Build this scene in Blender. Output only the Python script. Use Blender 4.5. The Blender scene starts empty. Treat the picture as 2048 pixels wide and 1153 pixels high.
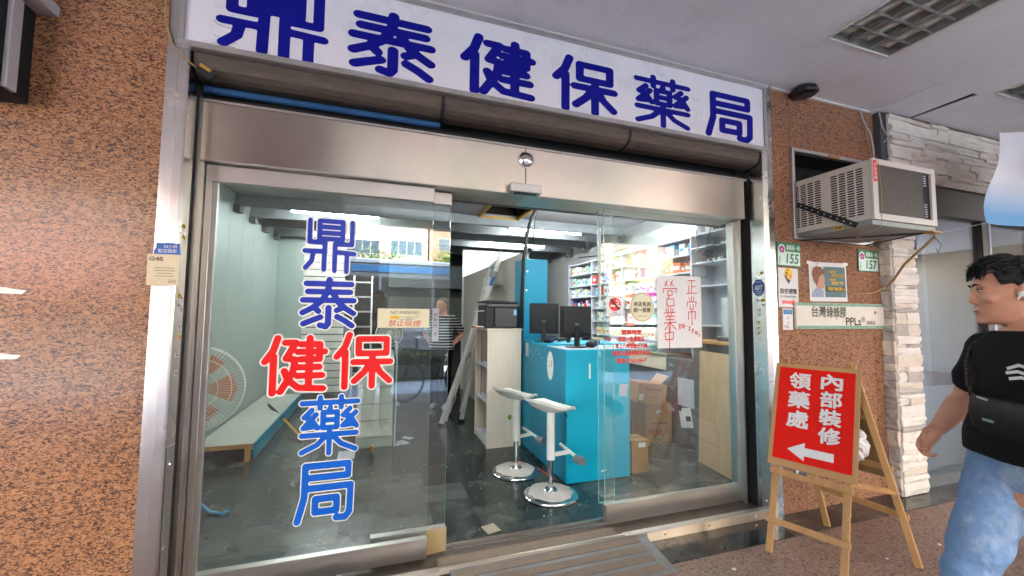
import bpy, bmesh, math, random
import numpy as np
from mathutils import Vector, Matrix
R = random.Random(7)
scene = bpy.context.scene
col = scene.collection
V = Vector

# ---------------------------------------------------------------- camera, sky, sun, exposure
CAM_H = 1.40
yaw, pitch, roll = 0.320044, 0.0649069, 0.009876
fw = V((math.sin(yaw)*math.cos(pitch), math.cos(yaw)*math.cos(pitch), math.sin(pitch)))
rt = V((math.cos(yaw), -math.sin(yaw), 0)); up = rt.cross(fw)
r2 = rt*math.cos(roll) + up*math.sin(roll); u2 = up*math.cos(roll) - rt*math.sin(roll)
cd = bpy.data.cameras.new('camera'); cam = bpy.data.objects.new('camera', cd); col.objects.link(cam)
cd.sensor_width = 36; cd.lens = 806.87/2048*36; cd.clip_start = 0.05; cd.clip_end = 500
m = Matrix.Identity(4)
for i in range(3):
    m[i][0] = r2[i]; m[i][1] = u2[i]; m[i][2] = -fw[i]
m[2][3] = CAM_H
cam.matrix_world = m
scene.camera = cam

SUN_EL, SUN_AZ = math.radians(61), math.radians(-32)      # azimuth from +Y towards +X
world = bpy.data.worlds.new('World'); scene.world = world; world.use_nodes = True
wn = world.node_tree.nodes; bg = wn['Background']
sky = wn.new('ShaderNodeTexSky'); sky.sky_type = 'NISHITA'; sky.sun_disc = False
sky.sun_elevation = SUN_EL; sky.sun_rotation = SUN_AZ
world.node_tree.links.new(sky.outputs[0], bg.inputs[0]); bg.inputs[1].default_value = 0.15
sl = bpy.data.lights.new('sun', 'SUN'); sl.energy = 5.0; sl.angle = math.radians(0.5); sl.color = (1, .97, .93)
so = bpy.data.objects.new('sun', sl); col.objects.link(so)
sd = V((math.sin(SUN_AZ)*math.cos(SUN_EL), math.cos(SUN_AZ)*math.cos(SUN_EL), math.sin(SUN_EL)))
so.rotation_euler = sd.to_track_quat('Z', 'Y').to_euler(); so.location = (0, 20, 40)
vs = scene.view_settings
vs.view_transform = 'Standard'; vs.look = 'None'; vs.exposure = 4.52; vs.gamma = 1; vs.use_curve_mapping = False
scene.cycles.use_denoising = True
scene.cycles.max_bounces = 10; scene.cycles.diffuse_bounces = 5; scene.cycles.transparent_max_bounces = 16
scene.cycles.caustics_reflective = False; scene.cycles.caustics_refractive = False
scene.cycles.sample_clamp_indirect = 6
TUBE = 7.2           # fluorescent tube emission

# ---------------------------------------------------------------- materials
MATS = {}
def lin(c):
    return tuple(((x/255+.055)/1.055)**2.4 if x > 10 else x/255/12.92 for x in c)
def new_mat(name):
    mt = bpy.data.materials.new(name); mt.use_nodes = True; MATS[name] = mt
    nt = mt.node_tree; return mt, nt, nt.nodes['Principled BSDF']
def mat(name, rgb, rough=.5, metal=0., vary=.12, scale=6., bump=0., bscale=60., spec=.5, srgb=True, stretch=(1,1,1), rvary=.1, coat=0, dirt=None, emit=0):
    if name in MATS: return MATS[name]
    mt, nt, b = new_mat(name)
    c = lin(rgb) if srgb else rgb
    tc = nt.nodes.new('ShaderNodeTexCoord'); mp = nt.nodes.new('ShaderNodeMapping'); mp.inputs['Scale'].default_value = stretch
    nt.links.new(tc.outputs['Object'], mp.inputs[0])
    n = nt.nodes.new('ShaderNodeTexNoise'); n.inputs['Scale'].default_value = scale; n.inputs['Detail'].default_value = 6; n.inputs['Roughness'].default_value = .65
    nt.links.new(mp.outputs[0], n.inputs['Vector'])
    mx = nt.nodes.new('ShaderNodeMix'); mx.data_type = 'RGBA'
    mx.inputs[6].default_value = (*[x*(1-vary) for x in c], 1); mx.inputs[7].default_value = (*[min(1, x*(1+vary)) for x in c], 1)
    rp = nt.nodes.new('ShaderNodeMapRange'); rp.inputs[1].default_value = .3; rp.inputs[2].default_value = .7
    nt.links.new(n.outputs[0], rp.inputs[0]); nt.links.new(rp.outputs[0], mx.inputs[0])
    src = mx.outputs[2]
    if dirt:
        n2 = nt.nodes.new('ShaderNodeTexNoise'); n2.inputs['Scale'].default_value = dirt[1]; n2.inputs['Detail'].default_value = 8; n2.inputs['Roughness'].default_value = .75
        nt.links.new(mp.outputs[0], n2.inputs['Vector'])
        r2_ = nt.nodes.new('ShaderNodeMapRange'); r2_.inputs[1].default_value = dirt[2]; r2_.inputs[2].default_value = dirt[2]+.15; r2_.inputs[4].default_value = dirt[3]
        nt.links.new(n2.outputs[0], r2_.inputs[0])
        m2 = nt.nodes.new('ShaderNodeMix'); m2.data_type = 'RGBA'; m2.inputs[7].default_value = (*lin(dirt[0]), 1)
        nt.links.new(r2_.outputs[0], m2.inputs[0]); nt.links.new(src, m2.inputs[6]); src = m2.outputs[2]
    nt.links.new(src, b.inputs['Base Color'])
    rr = nt.nodes.new('ShaderNodeMapRange'); rr.inputs[3].default_value = max(0.02, rough-rvary*.5); rr.inputs[4].default_value = min(1, rough+rvary*.5)
    nt.links.new(n.outputs[0], rr.inputs[0]); nt.links.new(rr.outputs[0], b.inputs['Roughness'])
    b.inputs['Metallic'].default_value = metal; b.inputs['Specular IOR Level'].default_value = spec
    if coat: b.inputs['Coat Weight'].default_value = coat; b.inputs['Coat Roughness'].default_value = .05
    if bump:
        n3 = nt.nodes.new('ShaderNodeTexNoise'); n3.inputs['Scale'].default_value = bscale; n3.inputs['Detail'].default_value = 5
        nt.links.new(mp.outputs[0], n3.inputs['Vector'])
        bp = nt.nodes.new('ShaderNodeBump'); bp.inputs['Strength'].default_value = bump; bp.inputs['Distance'].default_value = .01
        nt.links.new(n3.outputs[0], bp.inputs['Height']); nt.links.new(bp.outputs[0], b.inputs['Normal'])
    if emit:
        b.inputs['Emission Color'].default_value = (*c, 1); b.inputs['Emission Strength'].default_value = emit
    return mt

def granite(name, base, dark, light, rough, bump, sc=38, thr=.5, stain=None):
    mt, nt, b = new_mat(name)
    tc = nt.nodes.new('ShaderNodeTexCoord')
    n = nt.nodes.new('ShaderNodeTexNoise'); n.inputs['Scale'].default_value = sc; n.inputs['Detail'].default_value = 3; n.inputs['Distortion'].default_value = 1.6; n.inputs['Roughness'].default_value = .55
    mp = nt.nodes.new('ShaderNodeMapping'); mp.inputs['Rotation'].default_value = (0, .35, 0); mp.inputs['Scale'].default_value = (.62, 1, 1.35); nt.links.new(tc.outputs['Object'], mp.inputs[0]); nt.links.new(mp.outputs[0], n.inputs['Vector'])
    cr = nt.nodes.new('ShaderNodeValToRGB'); e = cr.color_ramp.elements
    e[0].position = thr-.115; e[0].color = (*lin(dark), 1); e[1].position = thr+.0; e[1].color = (*lin(base), 1)
    k = e.new(thr-.055); k.color = (*[.45*x+.55*y for x, y in zip(lin(dark), lin(base))], 1)
    k = e.new(thr+.2); k.color = (*lin(light), 1)
    nt.links.new(n.outputs[0], cr.inputs[0])
    v = nt.nodes.new('ShaderNodeTexNoise'); v.inputs['Scale'].default_value = 1.3; v.inputs['Detail'].default_value = 5
    nt.links.new(tc.outputs['Object'], v.inputs['Vector'])
    hs = nt.nodes.new('ShaderNodeHueSaturation'); mr = nt.nodes.new('ShaderNodeMapRange'); mr.inputs[1].default_value = .3; mr.inputs[2].default_value = .7; mr.inputs[3].default_value = .86; mr.inputs[4].default_value = 1.12
    nt.links.new(v.outputs[0], mr.inputs[0]); nt.links.new(mr.outputs[0], hs.inputs['Value']); nt.links.new(cr.outputs[0], hs.inputs['Color'])
    if stain:
        s1 = nt.nodes.new('ShaderNodeTexNoise'); s1.inputs['Scale'].default_value = 2.6; s1.inputs['Detail'].default_value = 9; s1.inputs['Roughness'].default_value = .72; nt.links.new(tc.outputs['Object'], s1.inputs['Vector'])
        s2 = nt.nodes.new('ShaderNodeMapRange'); s2.inputs[1].default_value = .5; s2.inputs[2].default_value = .68; s2.inputs[4].default_value = .55; nt.links.new(s1.outputs[0], s2.inputs[0])
        s3 = nt.nodes.new('ShaderNodeMix'); s3.data_type = 'RGBA'; s3.inputs[7].default_value = (*lin(stain), 1); nt.links.new(s2.outputs[0], s3.inputs[0]); nt.links.new(hs.outputs[0], s3.inputs[6]); nt.links.new(s3.outputs[2], b.inputs['Base Color'])
    else: nt.links.new(hs.outputs[0], b.inputs['Base Color'])
    b.inputs['Specular IOR Level'].default_value = .35
    r_ = nt.nodes.new('ShaderNodeMapRange'); r_.inputs[3].default_value = rough*.7; r_.inputs[4].default_value = min(1, rough*1.4)
    nt.links.new(v.outputs[0], r_.inputs[0]); nt.links.new(r_.outputs[0], b.inputs['Roughness'])
    if bump:
        bp = nt.nodes.new('ShaderNodeBump'); bp.inputs['Strength'].default_value = bump; bp.inputs['Distance'].default_value = .008
        nt.links.new(n.outputs[0], bp.inputs['Height']); nt.links.new(bp.outputs[0], b.inputs['Normal'])
    return mt

def glass_mat(name, tint=(.95, .98, .965), haze=.03, ior=1.5, mirror=1.0):
    mt = bpy.data.materials.new(name); mt.use_nodes = True; MATS[name] = mt
    nt = mt.node_tree; nt.nodes.clear()
    out = nt.nodes.new('ShaderNodeOutputMaterial'); tr = nt.nodes.new('ShaderNodeBsdfTransparent'); tr.inputs[0].default_value = (*tint, 1)
    gl = nt.nodes.new('ShaderNodeBsdfGlossy'); gl.inputs['Roughness'].default_value = 0.0; gl.inputs[0].default_value = (mirror,)*3+(1,)
    fr = nt.nodes.new('ShaderNodeFresnel'); ge = nt.nodes.new('ShaderNodeNewGeometry'); im = nt.nodes.new('ShaderNodeMix'); im.inputs[2].default_value = ior; im.inputs[3].default_value = 1/ior
    nt.links.new(ge.outputs['Backfacing'], im.inputs[0]); nt.links.new(im.outputs[0], fr.inputs[0])     # a thin pane: the same reflectance from either side
    mx = nt.nodes.new('ShaderNodeMixShader'); nt.links.new(fr.outputs[0], mx.inputs[0]); nt.links.new(tr.outputs[0], mx.inputs[1]); nt.links.new(gl.outputs[0], mx.inputs[2])
    df = nt.nodes.new('ShaderNodeBsdfDiffuse'); df.inputs[0].default_value = (.75, .76, .72, 1)
    tc = nt.nodes.new('ShaderNodeTexCoord'); n = nt.nodes.new('ShaderNodeTexNoise'); n.inputs['Scale'].default_value = 2.2; n.inputs['Detail'].default_value = 9; n.inputs['Roughness'].default_value = .7
    mp = nt.nodes.new('ShaderNodeMapping'); mp.inputs['Scale'].default_value = (2.2, 1, .7); nt.links.new(tc.outputs['Object'], mp.inputs[0]); nt.links.new(mp.outputs[0], n.inputs['Vector'])
    mr = nt.nodes.new('ShaderNodeMapRange'); mr.inputs[1].default_value = .42; mr.inputs[2].default_value = .75; mr.inputs[3].default_value = haze*.3; mr.inputs[4].default_value = haze*2
    nt.links.new(n.outputs[0], mr.inputs[0])
    m2 = nt.nodes.new('ShaderNodeMixShader'); nt.links.new(mr.outputs[0], m2.inputs[0]); nt.links.new(mx.outputs[0], m2.inputs[1]); nt.links.new(df.outputs[0], m2.inputs[2])
    nt.links.new(m2.outputs[0], out.inputs[0]); return mt

def steel(name, rgb=(.6, .585, .56), rough=.24, stretch=(3, 3, 90), bump=.04, aniso=0):
    mt, nt, b = new_mat(name)
    tc = nt.nodes.new('ShaderNodeTexCoord'); mp = nt.nodes.new('ShaderNodeMapping'); mp.inputs['Scale'].default_value = stretch
    nt.links.new(tc.outputs['Object'], mp.inputs[0])
    n = nt.nodes.new('ShaderNodeTexNoise'); n.inputs['Scale'].default_value = 3; n.inputs['Detail'].default_value = 6; nt.links.new(mp.outputs[0], n.inputs['Vector'])
    s = nt.nodes.new('ShaderNodeTexNoise'); s.inputs['Scale'].default_value = 5; s.inputs['Detail'].default_value = 9; s.inputs['Roughness'].default_value = .7; nt.links.new(tc.outputs['Object'], s.inputs['Vector'])
    r_ = nt.nodes.new('ShaderNodeMapRange'); r_.inputs[1].default_value = .3; r_.inputs[2].default_value = .75; r_.inputs[3].default_value = rough-.03; r_.inputs[4].default_value = rough+.07; nt.links.new(s.outputs[0], r_.inputs[0]); nt.links.new(r_.outputs[0], b.inputs['Roughness'])
    cm = nt.nodes.new('ShaderNodeMix'); cm.data_type = 'RGBA'; cm.inputs[6].default_value = (*[x*.93 for x in rgb], 1); cm.inputs[7].default_value = (*rgb, 1)
    nt.links.new(r_.outputs[0], cm.inputs[0]); cr = nt.nodes.new('ShaderNodeMapRange'); cr.inputs[1].default_value = .35; cr.inputs[2].default_value = .6; nt.links.new(s.outputs[0], cr.inputs[0]); nt.links.new(cr.outputs[0], cm.inputs[0])
    nt.links.new(cm.outputs[2], b.inputs['Base Color']); b.inputs['Metallic'].default_value = 1
    bp = nt.nodes.new('ShaderNodeBump'); bp.inputs['Strength'].default_value = bump; bp.inputs['Distance'].default_value = .002
    nt.links.new(n.outputs[0], bp.inputs['Height'])
    w = nt.nodes.new('ShaderNodeTexNoise'); w.inputs['Scale'].default_value = 1.6; nt.links.new(tc.outputs['Object'], w.inputs['Vector'])
    b2 = nt.nodes.new('ShaderNodeBump'); b2.inputs['Strength'].default_value = .10; b2.inputs['Distance'].default_value = .05; nt.links.new(w.outputs[0], b2.inputs['Height']); nt.links.new(bp.outputs[0], b2.inputs['Normal'])
    nt.links.new(b2.outputs[0], b.inputs['Normal'])
    if aniso:
        tg = nt.nodes.new('ShaderNodeTangent'); tg.direction_type = 'RADIAL'; tg.axis = 'Z'; nt.links.new(tg.outputs[0], b.inputs['Tangent'])
        b.inputs['Anisotropic'].default_value = aniso; b.inputs['Anisotropic Rotation'].default_value = .25
    return mt

def emis(name, rgb, s):
    mt = bpy.data.materials.new(name); mt.use_nodes = True; nt = mt.node_tree; nt.nodes.clear()
    o = nt.nodes.new('ShaderNodeOutputMaterial'); e = nt.nodes.new('ShaderNodeEmission'); e.inputs[0].default_value = (*rgb, 1); e.inputs[1].default_value = s
    nt.links.new(e.outputs[0], o.inputs[0]); MATS[name] = mt; return mt

M_gran = granite('polished_granite', (176, 127, 90), (80, 62, 56), (194, 146, 108), .18, 0, 84, .53)
M_gran2 = granite('flamed_granite', (166, 118, 86), (78, 58, 50), (182, 136, 104), .75, .7, 72, .505)
M_floor = granite('arcade_granite', (152, 124, 108), (100, 80, 70), (170, 142, 126), .5, .08, 60, .49, (84, 72, 64))
M_darktile = mat('dark_polished_tile', (62, 56, 54), .16, vary=.35, scale=9, dirt=((120, 104, 94), 5, .55, .5))
M_steel = steel('brushed_steel', stretch=(60, 60, 2))
M_steelh = steel('brushed_steel_header', (.70, .64, .55), .31, (2, 2, 70), .02, .93)  # warm tint puts a building's reflection into the base colour
M_steeldull = steel('worn_steel', (.52, .5, .47), .36)
M_chrome = steel('chrome', (.75, .74, .73), .12, (1, 1, 1), .0)
M_alu = mat('aluminium', (186, 186, 184), .38, .85, vary=.1, scale=12, stretch=(1, 1, 1))
M_ladder = mat('ladder_alloy', (206, 206, 202), .45, .25, vary=.1, scale=10, dirt=((120, 112, 100), 14, .62, .6))
M_aludull = mat('dull_aluminium', (150, 152, 150), .5, .55, vary=.18, scale=14, dirt=((90, 86, 78), 20, .6, .6))
M_glass = glass_mat('door_glass', haze=.02, ior=1.6)
M_glass2 = glass_mat('window_glass', (.8, .85, .87), .02, 2.1)
M_gedge = mat('glass_edge', (150, 200, 185), .2, vary=.05)
M_dark = mat('dark_cavity', (22, 21, 21), .8, vary=.3)
M_black = mat('black_plastic', (24, 24, 26), .38, vary=.15, scale=20)
M_blackm = mat('matt_black', (30, 30, 31), .7, vary=.15)
M_white = mat('white_paint', (216, 216, 212), .5, vary=.04, scale=4)
M_ceil = mat('ceiling_paint', (226, 227, 232), .7, vary=.05, scale=2.2, dirt=((176, 166, 164), 1.6, .56, .55))
M_signw = mat('sign_acrylic', (232, 233, 238), .28, vary=.025, scale=3)
M_navy = mat('navy_vinyl', (2, 8, 138), .6, vary=.1, scale=4, spec=.2)
M_blue1 = mat('blue_vinyl_dark', (16, 50, 175), .35, vary=.05)
M_blue2 = mat('blue_vinyl_bright', (12, 98, 205), .35, vary=.05)
M_red = mat('red_vinyl', (232, 22, 20), .35, vary=.05)
M_redl = mat('red_print', (205, 52, 44), .5, vary=.1)
M_vwhite = mat('white_vinyl', (236, 236, 226), .4, vary=.05, scale=9)
M_paper = mat('paper', (226, 224, 222), .7, vary=.03, scale=5)
M_cream = mat('cream_sticker', (226, 220, 184), .5, vary=.05)
M_ink = mat('black_ink', (34, 32, 32), .6, vary=.1)
M_inkg = mat('grey_ink', (96, 92, 84), .6, vary=.1)
M_green = mat('green_ink', (36, 120, 78), .5, vary=.08)
M_yellow = mat('yellow_ink', (238, 190, 40), .5, vary=.06)
M_teal = mat('teal_laminate', (0, 176, 206), .4, vary=.05, scale=3, dirt=((90, 170, 182), 7, .6, .45))
M_teald = mat('teal_board', (22, 138, 168), .5, vary=.07, scale=4, dirt=((170, 190, 195), 16, .72, .5))
M_wood = mat('easel_pine', (186, 140, 88), .6, vary=.16, scale=7, stretch=(3, 3, .6), bump=.1, bscale=40)
M_ply = mat('plywood', (192, 160, 124), .6, vary=.09, scale=5, stretch=(3, 3, .5), dirt=((150, 112, 80), 7, .66, .5))
M_birch = mat('birch_laminate', (226, 214, 194), .5, vary=.07, scale=6, stretch=(8, 8, .6), dirt=((150, 136, 116), 5, .72, .5))
M_rust = mat('rusty_steel', (98, 90, 80), .65, .3, vary=.2, scale=9, bump=.3, stretch=(1, 1, 4), dirt=((112, 78, 48), 14, .55, .75))
M_bluep = mat('blue_painted_steel', (30, 82, 130), .5, .1, vary=.2)
M_wallg = mat('pale_green_wall', (160, 174, 168), .55, vary=.04, scale=2, dirt=((150, 156, 146), 6, .7, .4))
M_wallw = mat('shop_wall', (160, 162, 160), .7, vary=.06, scale=3, dirt=((140, 132, 120), 4, .66, .5))
M_beam = mat('grey_beam', (132, 138, 140), .5, .2, vary=.12, scale=8, dirt=((70, 70, 70), 10, .62, .6))
M_cpanel = mat('shop_ceiling', (176, 174, 176), .7, vary=.05, dirt=((110, 110, 110), 4, .66, .5))
M_card = mat('cardboard', (176, 130, 82), .75, vary=.08, scale=8)
M_cards = mat('cardboard_side', (142, 104, 68), .75, vary=.08, scale=8)
M_grey = mat('grey_laminate', (128, 134, 136), .5, vary=.07)
M_greyd = mat('dark_grey_laminate', (92, 96, 98), .5, vary=.08)
M_lgrey = mat('light_grey_laminate', (186, 190, 198), .5, vary=.05)
M_rubber = mat('dusty_rubber', (126, 110, 94), .8, vary=.12, scale=18, bump=.15, bscale=140, dirt=((96, 88, 80), 9, .56, .6))
M_stone = mat('white_ledge_stone', (228, 222, 212), .85, vary=.1, scale=9, bump=.6, bscale=34, dirt=((176, 166, 152), 11, .6, .45))
M_stone2 = mat('cream_ledge_stone', (216, 206, 190), .85, vary=.1, scale=9, bump=.6, bscale=34, dirt=((150, 128, 104), 9, .6, .6))
M_stone3 = mat('grey_ledge_stone', (182, 176, 168), .85, vary=.12, scale=9, bump=.6, bscale=34)
M_grout = mat('grout', (112, 104, 96), .9, vary=.2)
M_tube = emis('tube_light', (.93, .98, 1.0), TUBE)
M_skin = mat('skin', (198, 146, 120), .55, vary=.09, scale=22, bump=.12, bscale=260, spec=.35, dirt=((190, 126, 104), 5, .6, .15))
M_hair = mat('black_hair', (14, 13, 13), .6, vary=.4, scale=60, bump=.6, bscale=120, spec=.25)
MATS['skin'].node_tree.nodes['Principled BSDF'].inputs['Subsurface Weight'].default_value = .12
MATS['skin'].node_tree.nodes['Principled BSDF'].inputs['Subsurface Scale'].default_value = .01
M_tee = mat('black_cotton', (20, 20, 22), .9, vary=.2, bump=.5, bscale=14, spec=.2)
M_denim = mat('light_blue_denim', (118, 150, 190), .9, vary=.2, scale=7, bump=.35, bscale=90, spec=.2, stretch=(1, 1, .6), dirt=((182, 200, 220), 5, .5, .8))
M_leather = mat('black_leather', (15, 15, 17), .62, spec=.3, vary=.2, bump=.5, bscale=24)
M_hose = mat('beige_hose', (170, 140, 92), .5, vary=.12)
M_vent = mat('ac_casing', (200, 196, 186), .5, vary=.04, scale=5, dirt=((160, 150, 136), 6, .62, .4))
M_coil = mat('ac_coil', (78, 72, 66), .55, .3, vary=.45, scale=9, stretch=(26, 1, 1), bump=.5, bscale=9, dirt=((190, 184, 174), 22, .66, .5))

# ---------------------------------------------------------------- mesh helpers
class MB:
    def __init__(s): s.v = []; s.f = []; s.mi = []; s.cur = 0
    def add(s, vs_, fs):
        b = len(s.v); s.v += [tuple(p) for p in vs_]; s.f += [[i+b for i in f] for f in fs]; s.mi += [s.cur]*len(fs); return s
    def obox(s, c, a, b, d, bev=0):
        c, a, b, d = V(c), V(a), V(b), V(d)
        if bev <= 0:
            P = [c+a*i+b*j+d*k for i in (-1, 1) for j in (-1, 1) for k in (-1, 1)]
            return s.add(P, [(0, 1, 3, 2), (4, 6, 7, 5), (0, 4, 5, 1), (2, 3, 7, 6), (0, 2, 6, 4), (1, 5, 7, 3)])
        L = [a.length, b.length, d.length]; bev = min(bev, .45*min(L)); k = [1-bev/x for x in L]
        P = []; ix = {}
        for i in (-1, 1):
            for j in (-1, 1):
                for l in (-1, 1):
                    for t, (x, y, z) in enumerate(((1, k[1], k[2]), (k[0], 1, k[2]), (k[0], k[1], 1))):
                        ix[(i, j, l, t)] = len(P); P.append(c+a*(i*x)+b*(j*y)+d*(l*z))
        F = []
        for i in (-1, 1):
            F.append([ix[(i, j, l, 0)] for j, l in ((-1, -1), (1, -1), (1, 1), (-1, 1))])
            F.append([ix[(j, i, l, 1)] for j, l in ((-1, -1), (1, -1), (1, 1), (-1, 1))])
            F.append([ix[(j, l, i, 2)] for j, l in ((-1, -1), (1, -1), (1, 1), (-1, 1))])
            for j in (-1, 1):
                F.append([ix[(i, j, -1, 0)], ix[(i, j, 1, 0)], ix[(i, j, 1, 1)], ix[(i, j, -1, 1)]])
                F.append([ix[(i, -1, j, 0)], ix[(i, 1, j, 0)], ix[(i, 1, j, 2)], ix[(i, -1, j, 2)]])
                F.append([ix[(-1, i, j, 1)], ix[(1, i, j, 1)], ix[(1, i, j, 2)], ix[(-1, i, j, 2)]])
                for l in (-1, 1): F.append([ix[(i, j, l, t)] for t in range(3)])
        return s.add(P, F)
    def box(s, x0, x1, y0, y1, z0, z1, bev=0):
        return s.obox(((x0+x1)/2, (y0+y1)/2, (z0+z1)/2), ((x1-x0)/2, 0, 0), (0, (y1-y0)/2, 0), (0, 0, (z1-z0)/2), bev)
    def bar(s, p0, p1, w, h, upv=(0, 0, 1), bev=0):
        p0, p1 = V(p0), V(p1); d = p1-p0; x = d.cross(V(upv)).normalized(); y = x.cross(d).normalized()
        return s.obox((p0+p1)/2, x*w/2, d/2, y*h/2, bev)
    def rings(s, rs, cap=True, closed=True):
        n = len(rs[0]); b = len(s.v); P = [p for r in rs for p in r]; F = []
        for i in range(len(rs)-1):
            for j in range(n if closed else n-1):
                F.append([i*n+j, i*n+(j+1) % n, (i+1)*n+(j+1) % n, (i+1)*n+j])
        if cap: F += [list(range(n))[::-1], [(len(rs)-1)*n+j for j in range(n)]]
        return s.add(P, F)
    def frame(s, d):
        d = V(d).normalized(); a = V((0, 0, 1)) if abs(d.z) < .9 else V((1, 0, 0)); x = d.cross(a).normalized(); return x, d.cross(x)
    def cyl(s, p0, p1, r0, r1=None, n=14):
        p0, p1 = V(p0), V(p1); r1 = r0 if r1 is None else r1; x, y = s.frame(p1-p0)
        an = [2*math.pi*i/n for i in range(n)]
        return s.rings([[p+(x*math.cos(t)+y*math.sin(t))*r for t in an] for p, r in ((p0, r0), (p1, r1))])
    def tube(s, pts, r, n=8):
        pts = [V(p) for p in pts]; rs = []; rad = r if isinstance(r, (list, tuple)) else [r]*len(pts); x = None
        for i, p in enumerate(pts):
            d = (pts[min(i+1, len(pts)-1)]-pts[max(i-1, 0)]).normalized()
            if x is None: x, y = s.frame(d)
            else: x = (x-d*x.dot(d)).normalized(); y = d.cross(x)
            rs.append([p+(x*math.cos(2*math.pi*k/n)+y*math.sin(2*math.pi*k/n))*rad[i] for k in range(n)])
        return s.rings(rs)
    def limb(s, pts, rads, n=12):
        pts = [V(p) for p in pts]
        d0 = (pts[0]-pts[1]).normalized(); d1 = (pts[-1]-pts[-2]).normalized()
        P = [pts[0]+d0*rads[0]*.9, pts[0]+d0*rads[0]*.6]+pts+[pts[-1]+d1*rads[-1]*.6, pts[-1]+d1*rads[-1]*.9]
        Rr = [rads[0]*.3, rads[0]*.8]+list(rads)+[rads[-1]*.8, rads[-1]*.3]
        return s.tube(P, Rr, n)
    def lathe(s, c, prof, n=28, axis=(0, 0, 1)):
        c = V(c); x, y = s.frame(axis); a = V(axis).normalized()
        return s.rings([[c+a*z+(x*math.cos(2*math.pi*k/n)+y*math.sin(2*math.pi*k/n))*max(r, 1e-4) for k in range(n)] for r, z in prof])
    def ell(s, c, r, n=12, ax=None):
        c = V(c); ax = ax or (V((1, 0, 0)), V((0, 1, 0)), V((0, 0, 1)))
        return s.rings([[c+ax[0]*(r[0]*math.sin(t)*math.cos(p))+ax[1]*(r[1]*math.sin(t)*math.sin(p))+ax[2]*(r[2]*math.cos(t)) for p in [2*math.pi*k/n for k in range(n)]] for t in [math.pi*(i+.06)/(n*.6+.12) for i in range(int(n*.6)+1)]])
    def prism(s, poly, o, U, W, depth):
        o, U, W = V(o), V(U), V(W); N = U.cross(W).normalized(); n = len(poly)
        A = [o+U*x+W*y for x, y in poly]; B = [p-N*depth for p in A]
        return s.add(A+B, [list(range(n)), list(range(n, 2*n))[::-1]]+[[i, (i+1) % n, n+(i+1) % n, n+i] for i in range(n)])
    def sheet(s, poly, o, U, W):
        o, U, W = V(o), V(U), V(W); return s.add([o+U*x+W*y for x, y in poly], [list(range(len(poly)))])
    def mesh(s, name, mt, smooth=False, fix=True):
        me = bpy.data.meshes.new(name); me.from_pydata(s.v, [], s.f)
        for k in (mt if isinstance(mt, (list, tuple)) else [mt]): me.materials.append(k)
        if any(s.mi): me.polygons.foreach_set('material_index', s.mi)
        if fix:
            bm = bmesh.new(); bm.from_mesh(me); bmesh.ops.recalc_face_normals(bm, faces=bm.faces); bm.to_mesh(me); bm.free()
        if smooth:
            me.polygons.foreach_set('use_smooth', [True]*len(me.polygons))
            me.set_sharp_from_angle(angle=math.radians(40))
        me.update(); return me
    def build(s, name, mt, parent=None, smooth=False, local=False, fix=True):
        return link(name, s.mesh(name, mt, smooth, fix), parent, local)
def link(name, me, parent=None, local=False):
    o = bpy.data.objects.new(name, me); col.objects.link(o)
    if parent: setp(o, parent, local)
    return o
def wm(o):
    b = o.matrix_basis
    return b if o.parent is None else wm(o.parent) @ o.matrix_parent_inverse @ b
def setp(o, parent, local=False):
    o.parent = parent
    if not local: o.matrix_parent_inverse = wm(parent).inverted()
def tag(o, label, cat, group=None, kind=None):
    o['label'] = label
    if cat: o['category'] = cat
    if group: o['group'] = group
    if kind: o['kind'] = kind
    return o
def thing(name, label, cat, loc=(0, 0, 0), rz=0, group=None):
    o = bpy.data.objects.new(name, None); col.objects.link(o); o.location = loc; o.rotation_euler = (0, 0, rz); o.empty_display_size = .1
    o.matrix_basis = Matrix.Translation(loc) @ Matrix.Rotation(rz, 4, 'Z')
    return tag(o, label, cat, group)
def struct(name, mb, mt, label=None):
    o = mb.build(name, mt); o['kind'] = 'structure'
    if label: o['label'] = label
    return o
def copy_tree(o, parent=None):
    c = o.copy(); col.objects.link(c); c.parent = parent
    for ch in o.children: copy_tree(ch, c)
    return c
XA, ZA, YA = V((1, 0, 0)), V((0, 0, 1)), V((0, 1, 0))

# text from the built-in font, as flat lettering on a plane (origin o, axes U right, W up)
_tc = {}
def text2d(body):
    if body in _tc: return _tc[body]
    cu = bpy.data.curves.new('t', 'FONT'); cu.body = body; cu.resolution_u = 3
    ob = bpy.data.objects.new('t', cu); me = ob.to_mesh()
    vs_ = np.array([v.co[:2] for v in me.vertices]).reshape(-1, 2); fs = [list(p.vertices) for p in me.polygons]
    ob.to_mesh_clear(); bpy.data.objects.remove(ob); bpy.data.curves.remove(cu)
    if len(vs_):
        lo, hi = vs_.min(0), vs_.max(0)
        vs_ = vs_-(lo+hi)/2
        ext = hi-lo
    else: ext = np.array([1, 1])
    _tc[body] = (vs_, fs, ext); return _tc[body]
def lettering(mb, body, o, U, W, w=None, h=None, bold=0, lift=.0008, slant=0):
    """body centred on o, fitted into width w and/or height h"""
    v, f, e = text2d(body)
    if not len(v): return mb
    U, W = V(U), V(W); N = U.cross(W).normalized()
    sx = (w/e[0]) if w else h/e[1]; sy = (h/e[1]) if h else sx
    offs = [(0, 0)] if not bold else [(0, 0)]+[(bold*math.cos(t), bold*math.sin(t)) for t in [k*math.pi/4 for k in range(8)]]
    for k, (dx, dy) in enumerate(offs):
        mb.add([V(o)+U*(x*sx+dx+slant*y*sy)+W*(y*sy+dy)+N*(lift+k*.00012) for x, y in v], f)
    return mb
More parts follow.
